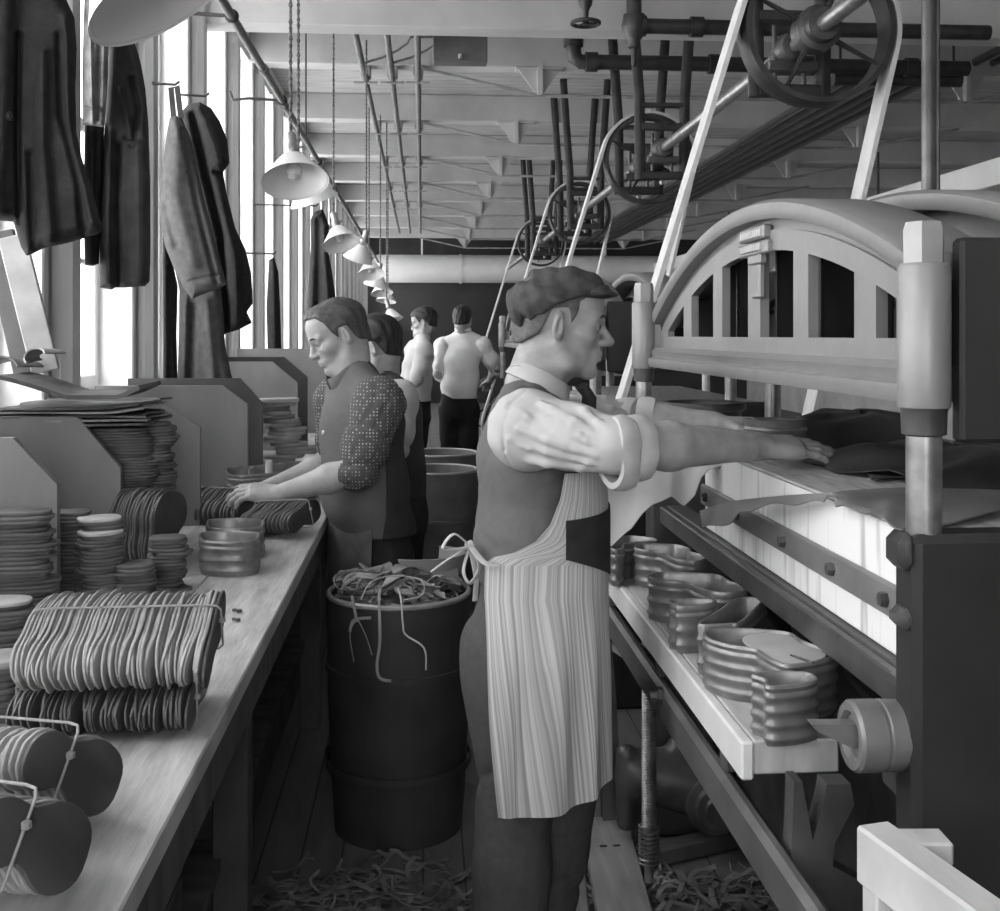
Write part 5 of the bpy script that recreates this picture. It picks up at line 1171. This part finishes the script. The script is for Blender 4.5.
def skin_body(J, parent_name, label, group, m, head=True, hands=None, h=.011):
    """the whole body as one mesh: coarse trunk and legs, finer head, forearms and hands"""
    t = thing('person', label, 'person', (J['pelvis'].x, J['pelvis'].y, 0), group); lat = J['lat']; S = SDF()
    S.rc(J['pelvis'], J['waist'], .1, .09, .03, lat, 1.3).rc(J['waist'], J['chest'], .09, .1, .03, lat, 1.35).rc(J['chest'], J['neck'], .08, .045, .04, lat, 1.2)
    for s in 'RL':
        S.rc(J['sh' + s], J['el' + s], .05, .04, .02).rc(J['neck'] - V((0, 0, .03)), J['sh' + s], .045, .045, .03)
        S.rc(J['el' + s], J['wr' + s], .04, .03, .01)
        S.rc(J['hip' + s], J['knee' + s], .08, .055, .03).rc(J['knee' + s], J['ank' + s], .055, .04, .02)
        a = J['ank' + s]; S.rc(V((a.x, a.y, .06)), V((a.x, a.y, .04)) + J['fwd'] * .15, .035, .025, .02)
    parts = [S.verts(h)]
    if head: parts.append(head_prims(SDF(), J['head'], J['H'], J['neck'], J.get('hsc', 1), J.get('jaw', 1), J.get('nose', 1), J.get('lean', 1)).verts(J.get('hres', .003), mg=.03))
    for s in (hands or {}):
        A = SDF(); e, w = J['el' + s], J['wr' + s]; k = hands[s]; mid = e.lerp(w, .35)
        A.rc(e.lerp(w, -.03), mid, .044, .049, .02).rc(mid, w, .049, .029, .02, ); A.rc(w.lerp(e, .1), w, .029, .027, .012, )
        hand_prims(A, w, **k); parts.append(A.verts(J.get('ares', .0032), mg=.03))
    sdf_obj('body', parts, m, t)
    if head: eyes(J['head'], J['H'], t, J.get('hsc', 1))
    return t

# ------------------------------------------------------------------ the man in the cap
J = dict(fwd=V((1, 0, 0)), lat=V((0, 1, 0)))
J['pelvis'] = at(530, 605, 2.5); J['waist'] = at(531, 540, 2.5); J['chest'] = at(532, 452, 2.5); J['neck'] = at(530, 385, 2.5)
J['head'] = at(560, 324, 2.5); J['H'] = head_frame((1, -.03, -.07), (0, 0, 1))
J['shR'] = at(530, 428, 2.33); J['elR'] = at(614, 446, 2.21); J['wrR'] = at(760, 446, 2.43)
J['shL'] = at(545, 425, 2.68); J['elL'] = at(622, 422, 2.78); J['wrL'] = at(715, 424, 2.72)
J['hipR'] = at(509, 640, 2.43); J['kneeR'] = at(516, 800, 2.43); J['ankR'] = at(503, 985, 2.42)
J['hipL'] = at(520, 640, 2.58); J['kneeL'] = at(560, 795, 2.6); J['ankL'] = at(530, 955, 2.6)
J.update(nose=1.1, jaw=1.0, hres=.0026, ares=.0026, lean=.95)
hands = {'R': dict(d=(1, .22, -.10), n=(-.05, -.35, 1), tside=(0, 1, 0), curl=(.14, .12, .14, .2), spread=.05, thumb=.8, base=-.02, sc=1.1),
         'L': dict(d=(1, .0, .0), n=(0, .1, 1), tside=(0, -1, 0), curl=(.4, .45, .5, .5), thumb=.8)}
man = skin_body(J, 'person', 'man in a flat cap, waistcoat and striped apron leaning over the press bed', None, M_skind, True, hands)
lat = J['lat']; Cn, Wn, Pn = J['chest'], J['waist'], J['pelvis']
# waistcoat
S = SDF(); S.rc(Pn + V((0, 0, .05)), Wn, .128, .122, .03, lat, 1.32).rc(Wn, Cn, .122, .118, .04, lat, 1.36).rc(Cn, J['neck'] + V((.0, 0, -.05)), .112, .07, .05, lat, 1.5)
for s in 'RL': S.rc(J['neck'] + V((-.01, 0, -.045)), J['neck'].lerp(J['sh' + s], .7) + V((-.018, 0, -.002)), .052, .069, .03)
def neckhole(F, X, Y, Z):
    n = J['neck'] + V((.03, 0, .02)); return -smin(-F, -(.085 - np.sqrt((X - n.x - .02) ** 2 + (Y - n.y) ** 2 + ((Z - n.z)) ** 2)) * 1.0, .012) if False else F
vp = S.verts(.0075, posts(crease(.006, 34, (.1, .1, 1), .5), crease(.005, 70, (.5, .2, .8), 2), cut((-.15, 0, -1), Pn + V((0, 0, .045)))))
vest = sdf_obj('waistcoat', [vp], M_vest, man)
# shirt sleeves with rolled cuffs
for s, ecut in (('R', .0), ('L', .05)):
    S = SDF(); sh, el, wr = J['sh' + s], J['el' + s], J['wr' + s]; eb = el.lerp(wr, ecut)
    S.el(sh + V((-.005, 0, -.005)), (.084, .066, .085), None, .03).rc(sh + V((.0, 0, -.003)), sh.lerp(el, .5), .076, .066, .03).rc(sh.lerp(el, .5), el, .064, .056, .03).rc(el, eb, .054, .052, .02)
    ad = (el - sh).normalized(); up_ = V((0, 0, 1)); up_ = (up_ - ad * up_.dot(ad)).normalized(); sd = up_.cross(ad); sd = sd if sd.y < 0 else -sd
    def surf(t, th, o=0): r_ = float(np.interp(t, [-.2, 0, .5, 1.05], [.082, .078, .068, .056])) + o; th = radians(th); return sh.lerp(el, t) + (up_ * cos(th) + sd * sin(th)) * r_
    for (t0, h0, t1, h1, r_) in ((.22, 32, 1.02, 72, .010), (.4, 58, 1.05, 90, .008), (.12, 84, .98, 108, .011), (.3, 112, 1.02, 128, .009), (.05, 136, .92, 152, .011), (.5, 10, 1.0, 46, .009), (-.1, 52, .36, 78, .008), (.62, 76, 1.04, 84, .006), (.68, 100, 1.04, 102, .006), (-.05, 100, .3, 118, .007), (.45, 140, 1.0, 140, .007)):
        n_ = 5; P_ = [surf(t0 + (t1 - t0) * i / n_, h0 + (h1 - h0) * (i / n_) ** 1.3, -.002 + .004 * sin(2.3 * i + h0)) for i in range(n_ + 1)]; R_ = [r_ * (.35 + .65 * sin(pi * (.15 + .8 * i / n_))) for i in range(n_ + 1)]
        for i in range(n_): S.rc(P_[i], P_[i + 1], R_[i], R_[i + 1], .007)
    for i in range(9): S.rc(surf(-.02 - .03 * sin(i * .35), 15 + 15 * i, .006), surf(-.02 - .03 * sin(i * .35 + .35), 30 + 15 * i, .006), .0035, None, .004, sub=True)
    sl = sdf_obj('shirt_sleeve', [S.verts(.0045, wrinkle(.0012, 120, (.5, .3, .9), 1, 1.2))], M_shirt, man)
    dr = (wr - el).normalized(); M = frame(dr); cf = None
    for q0, R0, hh, sag in ((-.012, .052, .044, .022), (.034, .049, .046, .012)):
        b = MB(); n = 48; vs = []; prof = [(-.004, 0), (.008, .0), (.012, .2), (.013, .6), (.009, .95), (.003, 1.0), (-.003, .95), (-.005, .5)]
        for i in range(n):
            a = 2 * pi * i / n; dv = M @ V((cos(a), sin(a), 0)); dn = max(0, -dv.z)
            for o, h_ in prof:
                R1 = R0 + o + sag * dn ** 2 + .0035 * sin(3 * a + 1.3 + 40 * q0) + .0012 * sin(7 * a + 3 * h_); sk = .009 * sin(a + 2) + .004 * sin(2 * a + q0 * 90)
                vs.append(eb + dr * (q0 + hh * h_ + sk) + dv * R1)
        k = len(prof); b.add(vs, [(i * k + j, ((i + 1) % n) * k + j, ((i + 1) % n) * k + (j + 1) % k, i * k + (j + 1) % k) for i in range(n) for j in range(k)])
        cf = b.build('rolled_cuff', M_shirt, sl, 50)
collar(man, at(541, 378, 2.5), V((.42, 0, 1)), .0625, .036, M_shirt, 'shirt_collar', .25, .012)
b = MB(); q = at(588, 385, 2.5); b.tube([q + V((-.02, -.03, .0)), q + V((0, -.02, -.025)), q + V((.0, .0, -.07)), q + V((.0, .01, -.1))], .016, 8, flat=(.022, .012)); b.build('neckcloth', M_vestd, man)
# apron: neck strap, bib, skirt, patch, bow
rows = [(474, 603, 566, -.6), (500, 605, 561, -.75), (525, 606, 551, -1.0), (542, 606, 536, -1.3), (553, 606, 515, -1.6), (559, 606, 495, -1.7), (566, 606, 487, -1.7), (600, 606, 486, -1.7), (660, 607, 489, -1.7), (740, 608, 494, -1.7), (813, 609, 498, -1.7)]
def aprow(py):
    ys = [q[0] for q in rows]; return [float(np.interp(py, ys, [q[k] for q in rows])) for k in (1, 2, 3)]
def apoint(py, a=None, px=None, off=0, u=None):
    pf, pe, a1 = aprow(py); z = EYE + (335 - py) / 1100 * 2.32; cx = .258; p = .8; rx = at(pf, py, 2.5).x - cx; ry = .182 + .03 * max(0, min(1, (1.05 - z) / .2)); y0 = yd(2.5, .25)
    ang = lambda x: math.acos(math.copysign(min(1, abs((x - cx) / rx)) ** (1 / p), x - cx))
    if px is not None: a = ang(at(px, py, 2.33).x)
    if u is not None: a0 = ang(at(pe, py, 2.31).x); a = a0 + (a1 - a0) * u
    ca, sa = cos(a), sin(a)
    x = cx + (rx + off) * abs(ca) ** p * (1 if ca > 0 else -1); y = y0 - (ry + off) * abs(sa) ** p * (1 if sa > 0 else -1)
    if z < 1.02: w = min(1, (1.02 - z) / .3); x += .006 * w * sin(13 * a + 1.2 * z); y += .009 * w * sin(11 * a + 1.2 * z)
    z += .062 * max(0, min(1, (.95 - z) / .5)) * (max(0, ca + .25) / 1.25) ** 1.2
    return V((x, y, z))
def apron(u, v):
    v = v * (len(rows) - 1); i = min(int(v), len(rows) - 2); return apoint(rows[i][0] + (rows[i + 1][0] - rows[i][0]) * (v - i), u=u)
b = MB(); b.sheet(apron, 60, 60, .004, True); ap = b.build('apron', M_apron, man, 60)
def patch(u, v):
    t0 = 521 - 9 * u; t1 = 560 + 42 * u; py = t0 + (t1 - t0) * v; aL = None
    A = apoint(py, px=565, off=.004); B_ = apoint(py, a=-.35, off=.004); pf, pe, a1 = aprow(py); z = A.z
    cx = .258; rx = at(pf, py, 2.5).x - cx; a0 = math.acos(min(1, max(0, (at(565, py, 2.33).x - cx) / rx)) ** 1.25)
    return apoint(py, a=a0 + (-.35 - a0) * u, off=.0045)
b = MB(); b.sheet(patch, 24, 20, .003); b.build('pocket_patch', M_patch, ap, 60)['label'] = 'black patch on the apron'
b = MB(); st = [at(566, 474, 2.36), at(563, 440, 2.4), at(556, 404, 2.44), at(540, 380, 2.44), at(520, 366, 2.46), at(510, 372, 2.52), at(520, 376, 2.6)]
b.tube(cr3(st[2:]), .004, 8, flat=(.009, .0025), up=(0, 0, 1)); b.build('neck_strap', M_shirt, ap)
b = MB(); q = at(470, 546, 2.4)
b.tube(cr3([q, q + V((-.035, -.01, .028)), q + V((-.06, -.02, .0)), q + V((-.03, -.01, -.004)), q]), .004, 6, flat=(.007, .0025)); b.tube(cr3([q, q + V((.02, -.02, -.04)), q + V((.0, -.025, -.075)), q + V((-.015, -.02, -.05)), q]), .004, 6, flat=(.006, .0025))
b.tube(cr3([q, q + V((.012, -.02, -.06)), q + V((.01, -.02, -.115))]), .004, 6, flat=(.007, .0022)); b.tube(cr3([q, q + V((-.05, -.0, -.03)), q + V((-.085, .0, -.055))]), .004, 6, flat=(.006, .0022))
b.lathe([(0, -.012), (.011, -.008), (.012, .006), (0, .012)], q, (1, .3, .3), 10)
b.tube(cr3([q, at(485, 563, 2.31), at(500, 566, 2.305)]), .004, 6, flat=(.008, .0025)); b.build('apron_bow', M_shirt, ap)
legs_cloth([J['hipR'], J['hipL']], [J['kneeR'], J['kneeL']], [J['ankR'], J['ankL']], Pn, lat, M_trouser, man, (.11, .086, .088), .0065, .009)
shoes([J['ankR'], J['ankL']], (1, 0, 0), man)
# cap
S = SDF(); H = J['H']; O = J['head']; P = lambda x, y, z: O + H @ V((x, y, z))
T = H @ Matrix.Rotation(-.32, 3, 'Y')
S.el(P(-.012, 0, .064), (.112, .092, .058), T, .02).el(P(-.048, 0, .045), (.072, .088, .052), T, .03).el(P(-.016, 0, .05), (.107, .085, .068), H @ Matrix.Rotation(-.36, 3, 'Y'), .02)
S.rc(P(-.08, -.03, .045), P(.0, -.065, .07), .016, .018, .015).rc(P(-.06, .0, .095), P(.02, -.03, .112), .018, .018, .02).rc(P(-.03, -.075, .05), P(.05, -.065, .08), .012, .013, .012).rc(P(-.09, -.04, .02), P(-.01, -.085, .045), .012, .012, .012)
S.el(P(-.016, 0, .028), (.0985, .0775, .08), H, .004, True)
def capcut(F, X, Y, Z):
    c0, c1, c2 = H.col; x, y, z = X - O.x, Y - O.y, Z - O.z; lx = x * c0.x + y * c0.y + z * c0.z; lz = x * c2.x + y * c2.y + z * c2.z
    return -smin(-F, -(np.interp(lx, [-.13, -.09, -.02, .05, .11], [-.05, -.022, .042, .066, .072]) - lz) * .85, .006)
cap = sdf_obj('flat_cap', [S.verts(.004, posts(wrinkle(.0035, 95, (.6, .5, 1), .4, 1.2), wrinkle(.002, 170, (1, -.3, .6), .9, 1.2), capcut))], M_cap, man)
S = SDF(); S.el(P(.078, 0, .072), (.05, .074, .009), H @ Matrix.Rotation(-.05, 3, 'Y'), .01).el(P(.055, 0, .078), (.05, .074, .016), H @ Matrix.Rotation(-.25, 3, 'Y'), .02)
S.el(P(-.016, 0, .028), (.098, .076, .08), H, .004, True)
sdf_obj('visor', [S.verts(.0035)], M_cap, cap)
sdf_obj('hair', [hair_mesh(O, H, [(-.2, -.055), (-.09, -.05), (-.05, -.025), (-.025, .03), (.012, .035), (.018, .0), (.03, .02), (.05, .065), (.2, .1)], 1, .0015, .0035)], mat('cropped hair', .1, .6, 0, .3, 80), man)

# ------------------------------------------------------------------ the young man in the dotted shirt
J = dict(fwd=V((-.9, -.42, 0)).normalized()); J['lat'] = V((0, 0, 1)).cross(J['fwd']); DB = 3.9
J['pelvis'] = at(374, 540, DB + .03); J['waist'] = at(364, 490, DB); J['chest'] = at(361, 425, DB); J['neck'] = at(355, 372, DB)
J['head'] = at(338, 335, DB); J['H'] = head_frame((-.9, -.26, -.40), (-.38, -.1, 1))
J['shL'] = at(379, 404, DB - .18); J['elL'] = at(358, 470, DB - .24); J['wrL'] = at(279, 494, DB - .2)
J['shR'] = at(338, 402, DB + .17); J['elR'] = at(338, 462, DB + .22); J['wrR'] = at(268, 488, DB + .06)
J['hipL'] = at(382, 560, DB - .01); J['hipR'] = at(366, 560, DB + .12)
J['kneeL'] = V((J['hipL'].x - .01, J['hipL'].y + .04, .48)); J['kneeR'] = V((J['hipR'].x - .01, J['hipR'].y + .04, .48))
J['ankL'] = V((J['hipL'].x + .02, J['hipL'].y + .06, .09)); J['ankR'] = V((J['hipR'].x + .02, J['hipR'].y + .06, .09))
J['hsc'] = 1.03
J.update(hres=.0034, ares=.0036, nose=.9, jaw=1.05, lean=1.06)
hands = {'L': dict(d=(-1, .1, .05), n=(.0, -.45, 1), tside=(0, 1, .2), curl=(.35, .35, .4, .45), thumb=.7, sc=1.08),
         'R': dict(d=(-1, -.2, .0), n=(0, .1, 1), tside=(0, -1, .1), curl=(.4, .45, .45, .5), thumb=.7, sc=1.08)}
boy = skin_body(J, 'person', 'young man with combed hair and dotted shirt sleeve working at the bench', None, M_skin, True, hands)
lat = J['lat']; Cn, Wn, Pn = J['chest'], J['waist'], J['pelvis']; fw = J['fwd']
S = SDF(); S.rc(Pn + V((0, 0, .03)), Wn, .138, .138, .03, lat, 1.32).rc(Wn, Cn, .138, .136, .04, lat, 1.36).rc(Cn, J['neck'] + V((0, 0, -.03)), .12, .075, .05, lat, 1.5)
for s in 'RL': S.rc(J['neck'] + V((0, 0, -.035)), J['neck'].lerp(J['sh' + s], .66), .065, .068, .03)
sdf_obj('waistcoat', [S.verts(.008, posts(wrinkle(.003, 34, (.2, .1, 1), .5), cut((0, 0, -1), Pn + V((0, 0, .03)))))], M_vest, boy)
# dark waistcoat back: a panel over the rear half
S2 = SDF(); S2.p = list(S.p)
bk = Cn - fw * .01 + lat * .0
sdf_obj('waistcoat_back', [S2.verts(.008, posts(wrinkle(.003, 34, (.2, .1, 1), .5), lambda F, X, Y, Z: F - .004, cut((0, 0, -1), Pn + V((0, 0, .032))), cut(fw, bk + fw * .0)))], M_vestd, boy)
for s in 'LR':
    S = SDF(); sh, el, wr = J['sh' + s], J['el' + s], J['wr' + s]; eb = el.lerp(wr, .1)
    S.el(sh, (.088, .08, .092), None, .03).rc(sh, sh.lerp(el, .6), .085, .08, .03).rc(sh.lerp(el, .6), el, .078, .068, .03).rc(el, eb, .066, .06, .02)
    S.rc(sh.lerp(el, .4) - lat * .02 + fw * .05, el + fw * .045, .02, .018, .02)
    S.rc(eb + (wr - el).normalized() * .045, wr, .052, .05, .003, sub=True)
    sdf_obj('shirt_sleeve', [S.verts(.0075, posts(crease(.011, 75, (.4, .3, 1), .3, 1.2), crease(.007, 110, (.9, .3, -.6), 1, 1.3)))], M_dots, boy)
collar(boy, at(346, 371, DB), V((-.5, -.15, 1)), .072, .04, M_vest, 'standing_collar', .12, .005, fw)
b = MB()
for k in range(4):
    p = Cn.lerp(Pn, .05 + .24 * k) + fw * (.142 + .001 * (k > 1)) - lat * .0; b.lathe([(0, -.003), (.008, -.003), (.008, .004), (0, .006)], p, fw, 12)
b.build('buttons', M_button, boy)
legs_cloth([J['hipL'], J['hipR']], [J['kneeL'], J['kneeR']], [J['ankL'], J['ankR']], Pn, lat, M_trousd, boy, (.108, .085, .082), .004, .013)
shoes([J['ankL'], J['ankR']], fw, boy)
def P(u, v):
    a = -1.15 + 2.2 * u; r = .147 + .01 * v; d = fw * cos(a) * r + lat * sin(a) * (r * 1.3); p = Pn + d; return (p.x + .006 * sin(9 * u + 3 * v), p.y, 1.0 - .5 * v)
b = MB(); b.sheet(P, 30, 20, .004); ap = b.build('apron', M_apg, boy, 60)
b = MB(); wz = 1.0; b.tube([Pn.xy.to_3d() + V((0, 0, wz + .006 * sin(3 * a))) + fw * cos(a) * .152 + lat * sin(a) * .2 for a in [-1.2 + 2.4 * i / 24 for i in range(25)]], .006, 8, flat=(.006, .018), up=(0, 0, 1)); b.build('waist_roll', M_vestd, ap)
O, H = J['head'], J['H']
sdf_obj('hair', [hair_mesh(O, H, [(-.2, -.06), (-.1, -.06), (-.05, -.035), (-.025, .026), (.008, .028), (.014, -.006), (.03, .02), (.042, .06), (.06, .086), (.2, .102)], 1.03, .005, .0035, part=.02, front=((.03, -.015, .094), (.05, .06, .02)))], M_hairf, boy)

# ------------------------------------------------------------------ third man at the bench, behind
def simple_person(label, head, hf, neck, chest, waist, pelvis, fwd, shL, elL, wrL, shR, elR, wrR, hair, sleeve, vest, trous, hsc=1, grp=None, skin=None):
    J = dict(fwd=V(fwd).normalized(), head=head, neck=neck, chest=chest, waist=waist, pelvis=pelvis, shL=shL, elL=elL, wrL=wrL, shR=shR, elR=elR, wrR=wrR)
    J['lat'] = V((0, 0, 1)).cross(J['fwd']); J['H'] = head_frame(hf, (0, 0, 1)); la = J['lat']
    for s, q in (('L', 1), ('R', -1)):
        J['hip' + s] = pelvis + la * .085 * q - V((0, 0, .05)); J['knee' + s] = V((J['hip' + s].x, J['hip' + s].y, .48)) + J['fwd'] * .02; J['ank' + s] = V((J['hip' + s].x, J['hip' + s].y, .09))
    J.update(hres=.005, ares=.005, hsc=hsc)
    hands = {s: dict(d=(J['wr' + s] - J['el' + s]), n=(0, 0, 1), tside=la * (-1 if s == 'L' else 1), curl=(.4, .45, .45, .5)) for s in 'LR'}
    t = skin_body(J, 'person', label, grp, skin or M_skin, True, hands, .014)
    S = SDF(); S.rc(pelvis + V((0, 0, .03)), waist, .12, .116, .03, la, 1.3).rc(waist, chest, .116, .118, .04, la, 1.36).rc(chest, neck + V((0, 0, -.05)), .105, .068, .05, la, 1.5)
    for s in 'LR': S.rc(neck + V((0, 0, -.04)), neck.lerp(J['sh' + s], .66), .052, .06, .03)
    if vest: sdf_obj('waistcoat', [S.verts(.011, posts(wrinkle(.003, 34, (.2, .1, 1), .5), cut((0, 0, -1), pelvis + V((0, 0, .03)))))], vest, t)
    else:
        sdf_obj('shirt', [S.verts(.011, posts(wrinkle(.006, 34, (.4, .1, 1), .5), cut((0, 0, -1), pelvis + V((0, 0, .06)))))], sleeve, t)
    for s in 'LR':
        S = SDF(); sh, el, wr = J['sh' + s], J['el' + s], J['wr' + s]; eb = el.lerp(wr, .15)
        S.el(sh, (.075, .075, .08), None, .03).rc(sh, sh.lerp(el, .6), .073, .068, .03).rc(sh.lerp(el, .6), eb, .066, .055, .03)
        sdf_obj('shirt_sleeve', [S.verts(.011, posts(wrinkle(.004, 52, (.5, .3, 1), .3, .8)))], sleeve, t)
    legs_cloth([J['hipL'], J['hipR']], [J['kneeL'], J['kneeR']], [J['ankL'], J['ankR']], pelvis, la, trous, t, (.1, .08, .08), .004, .016)
    shoes([J['ankL'], J['ankR']], J['fwd'], t)
    sdf_obj('hair', [hair_mesh(head, J['H'], [(-.2, -.07), (-.1, -.07), (-.05, -.045), (-.025, .02), (.008, .02), (.016, -.005), (.032, .01), (.05, .06), (.2, .085)], hsc, .011, .006)], hair, t)
    collar(t, neck.lerp(head, .22), V((0, 0, 1)), .064, .028, sleeve if vest is None else vest, 'collar', .2, .004, J['fwd'])
    return t
D = 4.8
simple_person('dark haired man in black waistcoat and white sleeves behind the young man', at(375, 347, D), (-.95, .22, -.3), at(385, 374, D + .02), at(393, 412, D), at(396, 462, D), at(399, 505, D + .02), (-.9, .3, 0),
              at(400, 398, D - .18), at(398, 450, D - .2), at(355, 460, D - .1), at(384, 396, D + .18), at(372, 450, D + .22), at(345, 452, D + .15), M_hair, M_shirt, M_vestd, M_trousd, 1.1)
D = 9.6
simple_person('distant worker in a white shirt facing away, between barrels and presses', at(463, 320, D), (.3, .9, -.2), at(463, 332, D), at(462, 356, D), at(460, 385, D), at(459, 405, D), (.3, .9, 0),
              at(443, 346, D + .02), at(438, 374, D + .03), at(452, 384, D + .3), at(482, 346, D), at(497, 368, D + .05), at(490, 380, D + .3), M_hair, mat('bleached shirt cloth', .8, .8, 0, .05, 14), None, M_trousd)
D = 9.2
simple_person('distant worker in a grey shirt left of the white shirted one', at(424, 322, D), (-.8, .2, -.2), at(422, 334, D), at(419, 358, D), at(417, 388, D), at(417, 408, D), (-.9, .1, 0),
              at(424, 350, D - .17), at(418, 380, D - .2), at(396, 388, D - .1), at(414, 350, D + .17), at(408, 380, D + .2), at(390, 386, D + .1), M_hair, mat('grey shirt cloth', .5, .8, 0, .08, 14), None, M_trousd)
# ================================================================== light
w = bpy.data.worlds.new('overcast sky'); scene.world = w; w.use_nodes = True
bg = w.node_tree.nodes['Background']; bg.inputs['Color'].default_value = (1, 1, 1, 1); bg.inputs['Strength'].default_value = SKY
def portal(loc, rot, sx, sy):
    l = bpy.data.lights.new('window_portal', 'AREA'); l.shape = 'RECTANGLE'; l.size = sx; l.size_y = sy; l.cycles.is_portal = True
    o = bpy.data.objects.new('window_portal', l); COL.objects.link(o); o.location = loc; o.rotation_euler = rot
portal((XW - .32, (YA + YB) / 2, (ZS + ZH) / 2), (0, -pi / 2, 0), ZH - ZS, YB - YA)
portal((-.2, YA - .22, 2.3), (pi / 2, 0, 0), 1.8, 2.4)
vs = scene.view_settings; vs.view_transform = 'Standard'; vs.look = 'None'; vs.gamma = 1; vs.exposure = EXPO; vs.use_curve_mapping = False
scene.cycles.max_bounces = 7; scene.cycles.diffuse_bounces = 4; scene.cycles.glossy_bounces = 3; scene.cycles.transparent_max_bounces = 12
scene.cycles.use_denoising = True
scene.cycles.sample_clamp_indirect = 6
